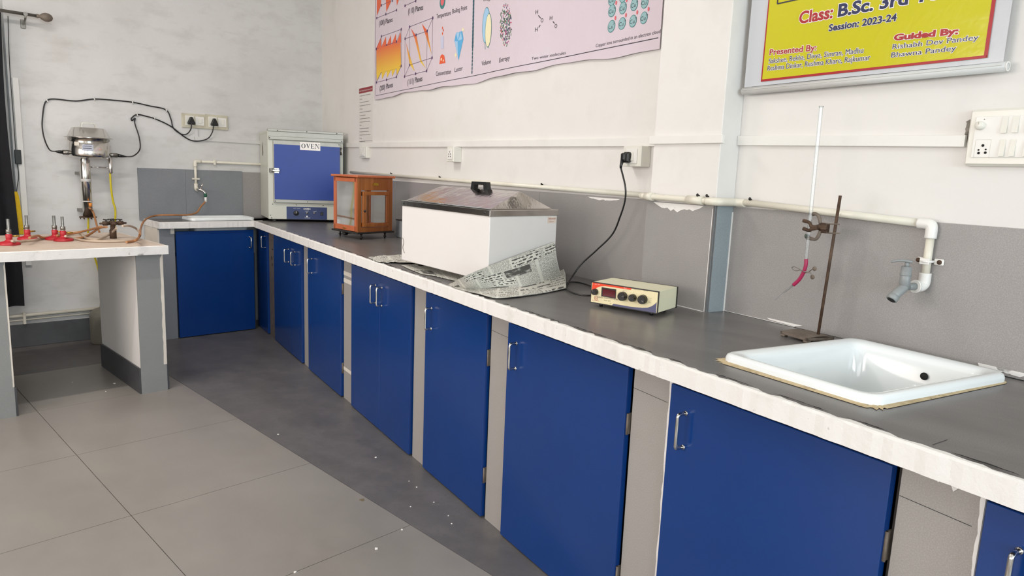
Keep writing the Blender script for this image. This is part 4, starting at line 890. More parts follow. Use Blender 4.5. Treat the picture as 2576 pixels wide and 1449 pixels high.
# ------------------------------------------------------------------ WATER BATH
n_ = WD*3.78+WN*.565; f_l = WD*3.10+WN*.615
Xv = (n_-f_l).normalized(); Yv = Z.cross(Xv); W_ = (n_-f_l).length; D_ = .365; SH = .13
M = mat4(Xv, Yv, Vector((f_l.x, f_l.y, H0)))
t = thing('water_bath', 'large white metal water bath with a hipped stainless lid standing on newspaper', 'water bath', M)
zq = .028; HQ = .272
m = Mesh(-SH); m.box(0, W_, 0, D_, zq, HQ, 0, .0025); m.build('body', bath_w, t)
m = Mesh(-SH); m.box(-.004, W_+.004, -.004, D_+.004, HQ-.002, HQ+.022, 0, .0015); m.box(.02, W_-.02, .02, D_-.02, HQ+.02, HQ+.0235); m.build('steel_rim', steel, t)
m = Mesh(-SH)
for x in (.02, W_-.03): m.lathe([(0, -.0058), (.0045, -.0052), (.005, -.004), (0, -.004)], (x, 0, HQ+.010), 'y', 10)
m.build('rim_screw', black, t)
for x, y in ((.05, .08), (W_-.05, .05), (.05, D_-.05), (W_-.05, D_-.05)):
    m = Mesh(-SH); m.lathe([(0, 0.004), (.016, .004), (.018, .009), (.016, zq+.001), (0, zq+.001)], (x, y, 0), 'z', 14); m.build('foot', black, t)
zl0 = HQ+.0235; zl1 = zl0+.068
m = Mesh(-SH); x0, x1, y0, y1 = .03, W_-.006, .010, D_-.03; rx0, rx1, ry = x0+.045, x1-.022, (y0+y1)/2
m.add([(x0, y0, zl0), (x1, y0, zl0), (x1, y1, zl0), (x0, y1, zl0), (x0, y0, zl0+.003), (x1, y0, zl0+.003), (x1, y1, zl0+.003), (x0, y1, zl0+.003), (rx0, ry, zl1), (rx1, ry, zl1)], [(0, 1, 5, 4), (1, 2, 6, 5), (2, 3, 7, 6), (3, 0, 4, 7), (4, 5, 9, 8), (5, 6, 9), (6, 7, 8, 9), (7, 4, 8), (3, 2, 1, 0)])
lidm = Mat('wavy_stainless', 'c9c4c1', .13, 1).mottle(5, .4, .8, 'b3aeab', .6).bump(3.5, .6, .012).bump(9, .25, .004).m
lid = m.build('lid', lidm, t, None, .0015)
m = Mesh(-SH); xc = (rx0+rx1)/2+.02
m.prism([(xc-.062, zl1-.006), (xc-.054, zl1+.028), (xc+.054, zl1+.028), (xc+.062, zl1-.006), (xc+.036, zl1-.006), (xc+.032, zl1+.016), (xc-.032, zl1+.016), (xc-.036, zl1-.006)], 'y', ry-.011, ry+.011)
m.build('lid_handle', black, lid)
m = Mesh(-SH); m.box(W_+.0002, W_+.0012, .10, .27, .075, .108); pt = m.build('maker_plate', black, t, None)
m = Mesh(-SH); m.box(W_+.0002, W_+.001, D_-.055, D_-.006, HQ-.032, HQ-.006); st = m.build('sticker', Mat('pale_sticker', 'e3d6c8', .5).mottle(20, .4, .7, 'd9c3b2').m, t); 
def text_x(m, body, y0, y1, z, h, x, off=0.):
    vs, fs = text_geo(body, off, 0); a = min(v[0] for v in vs); b = max(v[0] for v in vs)
    m.add([(x, y0+(y1-y0)*(v[0]-a)/(b-a), z+v[1]/.729*h) for v in vs], fs)
m = Mesh(-SH); text_x(m, 'TEMPSTAR INDIA', D_-.052, D_-.010, HQ-.017, .006, W_+.0013); text_x(m, 'Lucknow', D_-.046, D_-.02, HQ-.027, .004, W_+.0013); m.build('sticker_text', ink_r, st)
m = Mesh(-SH); text_x(m, 'ALBERT', .108, .175, .088, .012, W_+.0014, .02); m.build('plate_text', white_i, pt)
m = Mesh(-SH); m.tube([(.012, -.001, .128), (.022, -.001, .108), (.014, -.001, .085), (.03, -.001, .062)], .0012, 6, 0, 4); m.build('scratch', castgrey, t)
BATH = M; BW, BD = W_, D_

# ------------------------------------------------------------------ NEWSPAPERS
def news_mat():
    M_ = Mat('newsprint', 'd2d0c6', .8); n, l = M_.n, M_.l
    uv = n.new('ShaderNodeSeparateXYZ'); l.new(M_.tc.outputs['UV'], uv.inputs[0]); U, V = uv.outputs[0], uv.outputs[1]
    Mt = M_.math
    # small text: lines across the column, broken into words
    row = Mt('FRACT', Mt('MULTIPLY', V, 64.), 0); inrow = Mt('LESS_THAN', row, .55)
    mp = n.new('ShaderNodeMapping'); mp.inputs['Scale'].default_value = (150, 64, 1); l.new(M_.tc.outputs['UV'], mp.inputs[0])
    nz = n.new('ShaderNodeTexNoise'); nz.inputs['Scale'].default_value = 1.; nz.inputs['Detail'].default_value = 2; l.new(mp.outputs[0], nz.inputs[0]); words = Mt('GREATER_THAN', nz.outputs[0], .46)
    col = Mt('FRACT', Mt('MULTIPLY', U, 6.), 0); incol = Mt('MULTIPLY', Mt('GREATER_THAN', col, .07), Mt('LESS_THAN', col, .95))
    txt = Mt('MULTIPLY', Mt('MULTIPLY', inrow, words), incol)
    # blocks: pictures and headlines chosen cell by cell
    vo = n.new('ShaderNodeTexBrick'); vo.offset = .37; vo.inputs['Scale'].default_value = 1; vo.inputs['Mortar Size'].default_value = .012; vo.inputs['Brick Width'].default_value = .22; vo.inputs['Row Height'].default_value = .15
    vo.inputs['Color1'].default_value = (0, 0, 0, 1); vo.inputs['Color2'].default_value = (1, 1, 1, 1); vo.inputs['Mortar'].default_value = (.45, .45, .45, 1); vo.inputs['Bias'].default_value = 0; l.new(M_.tc.outputs['UV'], vo.inputs[0])
    cell = vo.outputs['Color']; pic = Mt('GREATER_THAN', cell, .74); head = Mt('MULTIPLY', Mt('GREATER_THAN', cell, .52), Mt('LESS_THAN', cell, .74))
    n2 = n.new('ShaderNodeTexNoise'); n2.inputs['Scale'].default_value = 14; n2.inputs['Detail'].default_value = 6; l.new(M_.tc.outputs['UV'], n2.inputs[0]); picv = M_.ramp(n2.outputs[0], .68, .5)
    mp3 = n.new('ShaderNodeMapping'); mp3.inputs['Scale'].default_value = (44, 22, 1); l.new(M_.tc.outputs['UV'], mp3.inputs[0]); n3 = n.new('ShaderNodeTexNoise'); n3.inputs['Scale'].default_value = 1.; n3.inputs['Detail'].default_value = 1; l.new(mp3.outputs[0], n3.inputs[0])
    hrow = Mt('LESS_THAN', Mt('FRACT', Mt('MULTIPLY', V, 21.), 0), .55); headv = Mt('MULTIPLY', hrow, Mt('GREATER_THAN', n3.outputs[0], .48))
    base = Mt('MULTIPLY', txt, Mt('SUBTRACT', 1., Mt('MAXIMUM', pic, head)))
    ink = Mt('MAXIMUM', Mt('MAXIMUM', Mt('MULTIPLY', base, .75), Mt('MULTIPLY', pic, picv)), Mt('MULTIPLY', head, headv))
    M_.mottle(2, .4, .8, 'bdb8ab', .6); M_.mix(Mt('MULTIPLY', ink, .9), '1f1d1c'); return M_.m
news = news_mat()
def sheet(name, rows, lab, nu=50, nv=30, amp=.003, uv0=(0, 0), uv1=(1, 1), seed=1, th=.0006, M=MR):
    rg = random.Random(seed); ph = [rg.uniform(0, 6) for _ in range(8)]
    R = [smooth_path([Vector(q) for q in r], 8) for r in rows]; n = min(len(r) for r in R); R = [[r[int(round(i*(len(r)-1)/(n-1)))] for i in range(n)] for r in R]
    cols = [smooth_path([r[i] for r in R], 8) for i in range(n)]; k = len(cols[0])
    m = Mesh(); top = []
    for j in range(k):
        rr = []
        for i in range(n):
            p = cols[i][j].copy(); u, v = i/(n-1), j/(k-1)
            p.z += amp*(abs(sin(9*u+ph[0]+3*v))*.6+abs(sin(17*v+ph[1]+5*u))*.5+.4*abs(sin(23*u-11*v+ph[2]))); rr.append(p)
        top.append(rr)
    b = len(m.v)
    m.loft(top, 0, True, (False, False), False); N = len(m.v)
    m.loft([[q+Vector((0, 0, -th)) for q in r] for r in top], 0, True, (False, False), False)
    for j in range(k):
        for i in range(n):
            u = uv0[0]+(uv1[0]-uv0[0])*i/(n-1); v = uv0[1]+(uv1[1]-uv0[1])*j/(k-1); m.uv[b+j*n+i] = (u, v); m.uv[N+j*n+i] = (u, v)
    # rim
    o = m.build(name, news, None, M, 0, False); tag(o, lab, 'newspaper', None); return o
g_ = lambda x, y, z=.0: tuple(hRz(x, y, H0+.0015+z))
# flat crumpled pages at the far end and along the front of the bath
sheet('newspaper', [[g_(925, 650), g_(960, 646), g_(1003, 644), g_(1060, 644)], [g_(940, 657), g_(965, 654), g_(1005, 654), g_(1070, 655)], [g_(957, 663), g_(985, 662), g_(1022, 664), g_(1085, 668)]], 'crumpled newspaper page sticking out left of the white water bath', amp=.006, uv1=(.35, .2), seed=4)
sheet('newspaper', [[g_(1010, 668), g_(1050, 666), g_(1120, 670), g_(1200, 685)], [g_(1035, 680), g_(1075, 680), g_(1135, 688), g_(1210, 704)], [g_(1010+50, 690), g_(1100, 697), g_(1150, 708), g_(1195, 716)]], 'flat grey newspaper page lying under the front of the water bath', amp=.0015, uv0=(.3, .1), uv1=(1, .5), seed=9)
def bq(u, y, z):   # a point against the bath's right side: y back, z up
    q = BATH @ Vector((BW+u-SH*y, y, z)); return tuple(toR(q))
g2 = lambda x, y, z=0.: tuple(hRz(x, y, H0+z))
_a, _b = BATH @ Vector((BW, 0, 0)), BATH @ Vector((BW-SH*D_, D_, 0)); _n = (_b-_a).normalized().cross(Z)
def side(x, y, off): return tuple(toR(hit(x, y, _n, _n.dot(_a)+off)))
top = [g2(1128, 715, .004), side(1170, 695, .028), side(1227, 671, .022), side(1310, 640, .018), side(1396, 609, .014)]
def lerp(a, b, t): return tuple(a[i]+(b[i]-a[i])*t for i in range(3))
crease = [g2(1150, 726, .003), g2(1195, 731, .003), g2(1265, 730, .004), g2(1338, 724, .006), g2(1412, 697, .012)]
mid = [lerp(a, b, .5) for a, b in zip(top, crease)]
mid = [(p[0]+.004, p[1]-.0, p[2]-.006) for p in mid]; mid[-1] = side(1401, 652, .03)
sheet('newspaper', [top, mid, crease], 'open newspaper sheet leaning up against the right side of the water bath', amp=.0012, uv0=(.0, .95), uv1=(1., .3), seed=3)
c2 = [g2(1130, 716, .004), g2(1190, 726, .008), g2(1262, 727, .012), g2(1340, 717, .014), g2(1422, 690, .022)]
c3 = [g2(1145, 726, .003), g2(1200, 738, .006), g2(1258, 748, .006), g2(1345, 738, .007), g2(1424, 722, .008)]
c4 = [g2(1160, 730, .001), g2(1205, 741, .001), g2(1256, 751, .001), g2(1350, 741, .001), g2(1428, 726, .001)]
c1_ = [g2(1150, 722, .003), g2(1200, 726, .005), g2(1280, 722, .006), g2(1350, 710, .006), g2(1418, 678, .03)]
sheet('newspaper', [c1_, c2, c3, c4], 'folded newspaper edge lying on the worktop in front of the leaning sheet', amp=.002, uv0=(.05, .30), uv1=(1., .02), seed=12)

# ------------------------------------------------------------------ CONDUCTIVITY METER
M, W_, D_, SH = foot((1486, 760), (1654, 789), (1540.6+4, 742), .862)
a = hZ(1654, 789, .862); b = hZ(1701, 774, .862); dl = (b-a); Xv = (a-hZ(1486, 760, .862)).normalized(); Yv = Z.cross(Xv); D_ = dl.dot(Yv); SH = dl.dot(Xv)/D_
M = M.copy(); M[2][3] = H0
t = thing('conductivity_meter', 'small cream digital conductivity meter with red and navy front, black knobs and red display', 'meter', M)
z0 = .012; HT = .082; W = W_
cream_en = Mat('cream_enamel_case', 'e6e2c4', .4).mottle(8, .45, .8, 'dcd8ba', .5).m
face = Mat('pale_yellow_fascia', 'e4d6ac', .35).mottle(8, .45, .8, 'dccda2', .4).m
m = Mesh(SH); m.box(.002, W-.002, .001, D_-.001, z0+.001, HT, 0, .001); m.build('case', cream_en, t)
m = Mesh(SH); e = .0022
for y in (-.002, D_-.002):
    m.box(-.001, W+.001, y, y+.004, HT-e, HT+.001); m.box(-.001, W+.001, y, y+.004, z0-.001, z0+e); m.box(-.001, e, y, y+.004, z0, HT); m.box(W-e, W+.001, y, y+.004, z0, HT)
m.build('black_edging', black, t)
m = Mesh(SH); m.box(e, W-e, -.003, .001, z0+e, HT-e); fp = m.build('front_panel', face, t)
X_ = lambda u: e+(W-2*e)*u; Z_ = lambda v: z0+e+(HT-z0-2*e)*v; yy = -.0033
def uvpt(px, py):   # position on the enlarged front: corners of the fascia in the photo
    u = (px-70)/(1880-70); top_ = 190+(465-190)*u; bot = 740+(1055-740)*u; return (X_(u), Z_(1-(py-top_)/(bot-top_)))
m = Mesh(SH); arc = [uvpt(*q) for q in ((90, 190), (1190, 355), (1165, 400), (1100, 392), (700, 330), (450, 295), (330, 300), (240, 330), (160, 385), (110, 430), (75, 475))]; ngon(m, arc, yy); m.build('red_flash', plain('bright_red_print', 'e2421e', .35), fp, None, 0, False)
m = Mesh(SH); ngon(m, [uvpt(*q) for q in ((670, 850), (720, 800), (1200, 885), (1500, 912), (1640, 905), (1750, 860), (1830, 790), (1865, 740), (1868, 1055))], yy); m.build('navy_flash', plain('navy_print', '4d4d6e', .35), fp, None, 0, False)
a = uvpt(360, 560); b = uvpt(770, 395); m = Mesh(SH); m.box(a[0], b[0], -.0042, -.003, a[1]-.003, b[1]+.001, 0, .0004); ds = m.build('display', black, fp)
m = Mesh(SH); m.box(a[0]+.005, b[0]-.002, -.0044, -.0042, a[1], b[1]-.004); m.build('red_window', Mat('dark_red_window', '5a0f18', .15).mottle(30, .4, .7, '4a0c14').m, ds)
for px, py, r, h in ((190, 455, .0105, .014), (975, 580, .0145, .018), (1245, 622, .012, .016), (1515, 665, .0145, .018)):
    c = uvpt(px, py); m = Mesh(SH); n = 28
    rings = [[Vector((c[0]+(rr*(1+.05*(k_ % 2)))*cos(2*pi*k_/n), -.003-y, c[1]+(rr*(1+.05*(k_ % 2)))*sin(2*pi*k_/n))) for k_ in range(n)] for rr, y in ((r, 0), (r*.96, h*.75), (r*.86, h))]
    m.loft(rings[::-1], 0, False, (True, False)); k = m.build('knob', black, fp)
    m = Mesh(SH); an = {190: 2.4, 975: .35, 1245: 3.1, 1515: -.6}[px]; line(m, (c[0]+.25*r*cos(an), c[1]+.25*r*sin(an)), (c[0]+.8*r*cos(an), c[1]+.8*r*sin(an)), .0013, -.003-h-.0002); m.build('pointer', steel_d, k)
for px, py in ((870, 630), (1390, 645)): c = uvpt(px, py); m = Mesh(SH); m.lathe([(0, -.006), (.0022, -.005), (.0026, -.003)], (c[0], 0, c[1]), 'y', 10); m.build('post', steel, fp)
m = Mesh(SH)
def lt(body, x0, y0, x1, y1, hh, off=0.): put_text(m, body, uvpt(x0, y0), uvpt(x1, y1), hh, yy-.0001, off)
lt('DIGITAL CONDUCTIVITY METER', 270, 625, 830, 700, .0046, .0); lt('MODEL : 306-M', 450, 712, 630, 735, .0028); lt('CE', 615, 800, 655, 808, .003)
lt('RANGE mS', 950, 425, 1065, 438, .0016); lt('TEMPERATURE C', 1240, 385, 1430, 412, .0016); lt('FUNCTION', 1500, 425, 1620, 440, .0016); lt('200 uS', 865, 465, 930, 475, .0015); lt('2 mS', 840, 500, 880, 505, .0015); lt('20', 818, 555, 850, 558, .0015); lt('200', 820, 610, 860, 616, .0015)
lt('CHECK', 1665, 635, 1740, 645, .0016); lt('COND', 1670, 690, 1730, 698, .0016); lt('CELL', 1655, 735, 1700, 742, .0016); lt('CONST', 1650, 765, 1725, 775, .0016)
for i in range(9): an = pi*(1.3-i*.2); c = uvpt(1250, 625); ngon(m, circ((c[0]+.0185*cos(an), c[1]+.0185*sin(an)), .0007, None, 6), yy)
m.build('panel_lettering', ink_k, fp, None, 0, False)
m = Mesh(SH); c = uvpt(215, 635); ringline(m, c, .0066, .0066, .0014, yy, 0, None, 24); put_text(m, 'EI', (c[0]-.003, c[1]-.002), (c[0]+.003, c[1]-.002), .004, yy-.0001, .02); line(m, uvpt(110, 690), uvpt(300, 722), .001, yy); m.build('maker_emblem', ink_r, fp, None, 0, False)
m = Mesh(SH); put_text(m, 'ON / OFF', uvpt(160, 245), uvpt(300, 262), .002, yy-.0004); put_text(m, 'DISPLAY', uvpt(975, 352), uvpt(1065, 366), .002, yy-.0004); m.build('white_lettering', white_i, fp, None, 0, False)
for x in (.03, W-.03):
    for y in (.02, D_-.03): m = Mesh(SH); m.lathe([(0, 0), (.006, 0), (.007, z0), (0, z0)], (x, y, 0), 'z', 12); m.build('foot', black, t)

# ------------------------------------------------------------------ RETORT STAND AND BURETTE
a, b, c = hZ(2030, 850, .866), hZ(2099, 847, .866), hZ(1964, 831, .866)
Xv = (b-a).normalized(); Yv = Z.cross(Xv); W_ = (b-a).length; D_ = (c-a).dot(Yv); SH = (c-a).dot(Xv)/D_
M = mat4(Xv, Yv, Vector((a.x, a.y, H0))); Mi = M.inverted()
st = thing('retort_stand', 'rusty iron retort stand with a leaning rod behind the near sink', 'retort stand', M)
m = Mesh(SH); zt_ = .016
N = 10; rows = []
for j in range(N+1):
    rows.append([(W_*i/N, D_*j/N, zt_-.002+.004*sin(pi*i/N)) for i in range(N+1)])
m.loft(rows, 0, True, (False, False), False)
m.box(0, W_, 0, .005, .007, zt_-.0015); m.box(0, W_, D_-.005, D_, .007, zt_-.0015); m.box(0, .005, 0, D_, .007, zt_-.0015); m.box(W_-.005, W_, 0, D_, .007, zt_-.0015); m.box(.004, W_-.004, .004, D_-.004, .009, .013)
for x in (0, W_-.016):
    for y in (0, D_-.014): m.box(x, x+.016, y, y+.014, 0, .012, 0, .002)
m.build('base', castgrey, st)
rb = hZ(2058, 841, .867); s0 = toR(rb); rt_ = hR(2114, 492, -s0.y+.004); rtw = MR @ rt_
m = Mesh(); m.tube([Mi @ (rb+Z*-.006), Mi @ rtw], .0042, 14); o = m.build('rod', rust, st)
# clamp assembly: works in the wall frame
yd = -s0.y
def cR3(x, y, dd=0.): return hR(x, y, yd+dd)
def inst(v): return Mi @ (MR @ Vector(v))
cl = thing('burette_clamp', 'rusty double-jaw burette clamp fixed to the retort rod', 'clamp', MR)
m = Mesh(); m.tube([cR3(2083, 573, .004), cR3(2066, 571, .006), cR3(2050, 572, .02)], [.010, .010, .006], 8); 
q = cR3(2078, 574, .0); m.box(q.x-.016, q.x+.008, q.y-.009, q.y+.006, q.z-.014, q.z+.014, 0, .002); m.build('body', rust, cl)
for pts, r in (([(2064, 562), (2060, 545), (2052, 538), (2044, 539)], .0045), ([(2064, 580), (2058, 595), (2050, 602), (2030, 598)], .0045)):
    m = Mesh(); m.tube([cR3(x, y, .006) for x, y in pts], [r, r*1.1, r, r*1.2], 10, 0, 4); m.build('back_jaw', castgrey, cl)
for pts in ([(2056, 572), (2042, 570), (2036, 560), (2021, 555)], [(2056, 574), (2042, 576), (2036, 580), (2021, 575)]):
    m = Mesh(); m.tube([cR3(x, y, .024) for x, y in pts], [.005, .0055, .0045, .005], 10, 0, 4); m.build('front_jaw', rust, cl)
m = Mesh(); q = cR3(2027, 594, .008); m.tube([q, (q.x+.008, q.y, q.z+.001)], .0065, 12); m.build('cork_pad', Mat('green_cork', '4c564d', .8).mottle(60, .4, .7, '353c35').m, cl)
for y in (563, 586): m = Mesh(); m.tube([cR3(2078, y, .008), cR3(2112, y+1, .008)], .0016, 8); m.tube([cR3(2078, y, -.006), cR3(2108, y+1, -.006)], .0016, 8); m.build('screw', castgrey, cl)
m = Mesh(); q = cR3(2080, 575, .01); m.tube([q, (q.x, q.y-.016, q.z)], .003, 10); m.box(q.x-.008, q.x+.008, q.y-.018, q.y-.015, q.z-.003, q.z+.003, 0, .001); m.build('wing_screw', rust, cl)
# burette
bu = thing('burette', 'tall clear glass burette clamped to the retort stand in front of the wall', 'burette', MR)
bt, bb = hR(2066, 268, yd+.014), hR(2028, 652, yd+.014); 
m = Mesh(); dirv = (Vector(bb)-Vector(bt)); m.tube([bt, bb], .0052, 18, 0, 0, False); m.lathe([(.0052, 0), (.0064, .001), (.0064, -.0015), (.0052, -.003)], tuple(bt), 'z', 18); m.build('glass_tube', burette_g, bu, MR)
m = Mesh(); p0, p1 = Vector(bt)+dirv*.01, Vector(bt)+dirv*.14
for i in range(30): q = Vector(bt)+dirv*(.16+.028*i); m.tube([q+Vector((-.002, -.0054, 0)), q+Vector((.003 if i % 5 else .0045, -.0052, 0))], .00025, 4)
m.build('graduations', plain('pale_etching', 'b9bfbf', .5), bu, MR)
m = Mesh(); rp = [hR(x, y, yd+.014) for x, y in ((2028, 652), (2027, 668), (2021, 686), (2010, 704), (1996, 717))]; m.tube(rp, .0052, 14, 0, 5); o = m.build('rubber_tube', rubber_r, bu, MR); o['label'] = 'pink rubber tube'
m = Mesh(); m.tube([hR(1998, 715, yd+.014), hR(1975, 734, yd+.014), hR(1949, 755, yd+.014)], [.0028, .0022, .0008], 10); m.build('glass_jet', burette_g, bu, MR)
pcx = thing('pinch_clamp', 'small wire pinch clamp gripping the pink rubber tube', 'pinch clamp', MR)
m = Mesh(); L = lambda x, y, d=.022: hR(x, y, yd+d)
m.tube([L(2014, 679), L(2003, 681), L(1994, 677), L(1992, 673), L(1998, 671), L(2006, 674), L(2022, 683), L(2040, 688)], .0011, 8, 0, 5); m.tube([L(2014, 679, .008), L(2025, 686, .008), L(2036, 683, .008), L(2043, 677, .01)], .0011, 8, 0, 4); m.tube([L(2022, 683, .022), L(2038, 685, .02), L(2040, 692, .02)], .0011, 8, 0, 4); m.build('wire', steel_d, pcx, MR)
for x, y in ((2049, 676), (2044, 697)): q = L(x, y, .018); m = Mesh(); m.lathe([(0, -.0012), (.0062, -.0012), (.0066, 0), (.0062, .0012), (0, .0012)], tuple(q), 'y', 18); m.build('thumb_disc', castgrey, pcx, MR)

q = hRz(1001, 597)
t = thing('junction_box', 'small grey box standing between the balance case and the white water bath', 'box', MR @ T(q.x, q.y, H0))
m = Mesh(); m.box(-.035, .045, 0, .06, .0, .112, 0, .003); m.build('body', castgrey if False else tile_b, t)
m = Mesh(); m.box(-.037, .047, -.002, .062, .108, .114, 0, .001); m.build('lid', blackm, t)

# ================================================================== WHITE TABLE
TZ = .82
tx1, tyf, tyb = -1.79, -1.458, -.61
t = thing('masonry_table', 'white topped masonry table with grey slab legs at the left', 'table', MW)
m = Mesh(); n = 80
m.box(-4.3, tx1, tyf+.006, tyb, TZ-.03, TZ, 0, .002); m.build('top', table_w, t)
m = Mesh(); lo, hi, inn, inn2 = [], [], [], []
for i in range(n+1):
    x = -4.3+(tx1-(-4.3)+.003)*i/n; j = random.uniform(-.0012, .0012); lo.append((x, tyf+.0, TZ-.045+j)); hi.append((x, tyf+j*.6, TZ-.001)); inn.append((x, tyf+.004, TZ+.0018)); inn2.append((x, tyf+.012+j*3, TZ+.0012))
m.loft([lo, hi, inn, inn2, [(p[0], p[1], TZ-.002) for p in inn2]], 0, False, (False, False), False)
m.box(-4.3, tx1+.003, tyf, tyf+.04, TZ-.045, TZ-.031); m.box(tx1, tx1+.004, tyf+.001, tyb, TZ-.045, TZ-.0005); m.box(-4.3, tx1, tyf+.04, tyb, TZ-.045, TZ-.031)
o = m.build('painted_edge', white_chip, t); o['label'] = 'white painted edge'
def slab_leg(x0, x1, y0, y1):
    m = Mesh(); m.box(x0, x1, y0, y1, 0, TZ-.046, 0, .001); l = m.build('leg', wall_paint, t)
    m = Mesh(); m.box(x0-.002, x1+.002, y0-.008, y0, .0, TZ-.046); o = m.build('tile_facing', tile_n, l); o['label'] = 'grey tile facing'
    m = Mesh(); m.box(x0-.010, x0, y0-.001, y1, 0, .145, 0, .001); m.box(x1, x1+.012, y0-.006, y1, 0, .145, 0, .001); o = m.build('skirting', Mat('dark_skirting', '46474a', .45).mottle(10, .45, .75, '37383a', .7).m, l); o['label'] = 'dark tile skirting'
    pw = .010 if x1 > -2 else .003
    m = Mesh(); m.prism([(x1-pw-pw*.5*random.random(), .15+.63*i/20) for i in range(20)]+[(x1+.003, .775), (x1+.003, .15)], 'y', y0-.008, y0-.0095); m.build('paint_edge', cream, l)
slab_leg(-1.936, -1.806, -1.405, -.7); slab_leg(-2.70, -2.512, -1.395, -.7)
# ================================================================== BURNERS
def zt_(x, y, z=TZ): return hZ(x, y, z)
def burner(x, y, lab, ang):
    p = zt_(x, y); t = thing('bunsen_burner', lab, 'burner', T(p.x, p.y, TZ) @ Matrix.Rotation(ang, 4, 'Z'), 'bunsen burners on the white table')
    m = Mesh(); m.lathe([(0, 0), (.046, 0), (.048, .003), (.047, .010), (.042, .014), (.020, .020), (.014, .026), (.013, .030)], (0, 0, 0), 'z', 26); m.lathe([(.013, .028), (.0145, .032), (.0145, .052), (.012, .056), (0, .056)], (0, 0, 0), 'z', 20); m.build('base', red_p, t)
    m = Mesh(); m.lathe([(.0105, .054), (.0105, .066), (.0075, .068), (.0075, .132), (.0062, .132), (.0062, .09)], (0, 0, 0), 'z', 16); b = m.build('barrel', Mat('grey_brass_tube', '8d8f8c', .4, .7).mottle(25, .4, .7, '6e706d').m, t)
    m = Mesh(); m.lathe([(.0112, .060), (.0122, .061), (.0122, .078), (.0112, .079)], (0, 0, 0), 'z', 16); m.build('air_collar', steel_d, b)
    m = Mesh(); m.tube([(.012, 0, .044), (.045, 0, .044)], .0042, 10); m.build('gas_inlet', brass, t)
burner(24, 616, 'red based burner nearest the left edge of the photo, foremost on the table', 0)
burner(70, 603, 'red based burner with a horizontal nozzle, second from the left, set further back', .5)
burner(139, 603, 'red based burner partly hidden behind the rightmost burner', .2)
burner(160, 606, 'red based burner furthest right, in front of its twin', -.1)
# gas tap
p = zt_(285, 600); gx = p
t = thing('gas_tap', 'brown brass multi-outlet gas tap fixed near the back of the white table', 'gas tap', T(p.x, p.y, TZ))
m = Mesh(); m.lathe([(0, 0), (.018, 0), (.018, .05), (.013, .054), (.012, .078), (.018, .082), (.018, .098), (0, .10)], (0, 0, 0), 'z', 18); m.build('post', rust, t)
for an, l in ((pi+.1, .05), (.0, .055), (pi*.5, .04), (-pi*.5, .035)):
    m = Mesh(); a_ = Vector((cos(an), sin(an), 0)); z_ = Vector((0, 0, .088)); m.tube([z_+a_*.01, z_+a_*l*.5, z_+a_*(l*.5+.001), z_+a_*l, z_+a_*(l+.001), z_+a_*(l+.018)], [.010, .010, .013, .013, .006, .005], 12); o = m.build('outlet', rust, t)
    m = Mesh(); q = z_+a_*l*.7; m.tube([q, q+Z*.02], .005, 10); s = Vector((-a_.y, a_.x, 0)); m.tube([q+Z*.021-s*.018+a_*.006, q+Z*.021+s*.018-a_*.006], .0035, 8); m.build('valve_lever', blackm, o)
# hoses (lying on the table, end to end)
def h3(pts, r, mat_, name, lab, back=False):
    P = []
    for q in pts:
        P.append(MB_ @ hB(*q) if back else hZ(q[0], q[1], TZ+q[2]))
    m = Mesh(); m.tube(P, r, 10, 0, 8); o = m.build(name, mat_); return tag(o, lab, 'hose', 'rubber hoses')
r_ = .0062
h3([(74, 598, .04), (95, 593, .03), (110, 598, .012), (150, 594, .008), (190, 586, .012), (225, 578, .04), (255, 570, .075)], r_, rubber_o, 'gas_hose', 'brown rubber hose from the second burner to the gas tap')
h3([(30, 606, .03), (42, 609, .012), (60, 606, .008), (90, 603, .008), (125, 594, .008), (165, 584, .008), (200, 585, .008), (215, 598, .008), (245, 602, .008), (275, 590, .02), (293, 574, .07)], r_, rubber_w, 'gas_hose', 'pale rubber hose from the foremost burner curving to the gas tap')
h3([(143, 592, .03), (170, 600, .008), (205, 598, .008), (225, 590, .01), (250, 574, .06), (268, 571, .085)], r_, rubber_o, 'gas_hose', 'orange rubber hose rising from the back burner to the tap')
h3([(164, 594, .03), (190, 601, .008), (215, 605, .008), (250, 607, .008), (300, 607, .008), (340, 603, .01), (353, 590, .025), (342, 575, .05), (325, 568, .085), (308, 568, .09)], r_, rubber_w, 'gas_hose', 'milky rubber hose sweeping in a wide loop to the right of the tap')
# ================================================================== WATER STILL ON THE BACK WALL
SD = .165
def hs(x, y, d=SD): return hB(x, y, d)
c_top = hs(222, 350); ax_ = (hs(216, 450).x)
M = MB_ @ T(ax_, -SD, 0)
t = thing('water_still', 'stainless steel water still with a lidded pot on a column, mounted on the back wall', 'water still', M)
zr = hs(222, 347).z; zb_ = hs(226, 397).z; R0 = (hs(277, 380).x-hs(172, 370).x)/2; cx = (hs(275, 380).x+hs(173, 370).x)/2-ax_
m = Mesh(); m.lathe([(0, zb_-.002), (R0-.012, zb_), (R0-.002, zb_+.008), (R0, zb_+.02), (R0, zr), (R0-.003, zr)], (cx, 0, 0), 'z', 48); m.build('pot', steel, t)
zl = hs(224, 322).z
m = Mesh(); R1 = R0*1.17; m.lathe([(R0-.004, zr-.004), (R1, zr-.001), (R1, zr+.002), (R0*1.02, zr+.006), (R0*.80, zl-.004), (R0*.74, zl), (0, zl+.002)], (cx, 0, 0), 'z', 48); lid = m.build('lid', steel, t)
m = Mesh(); hw = .042; rings = []
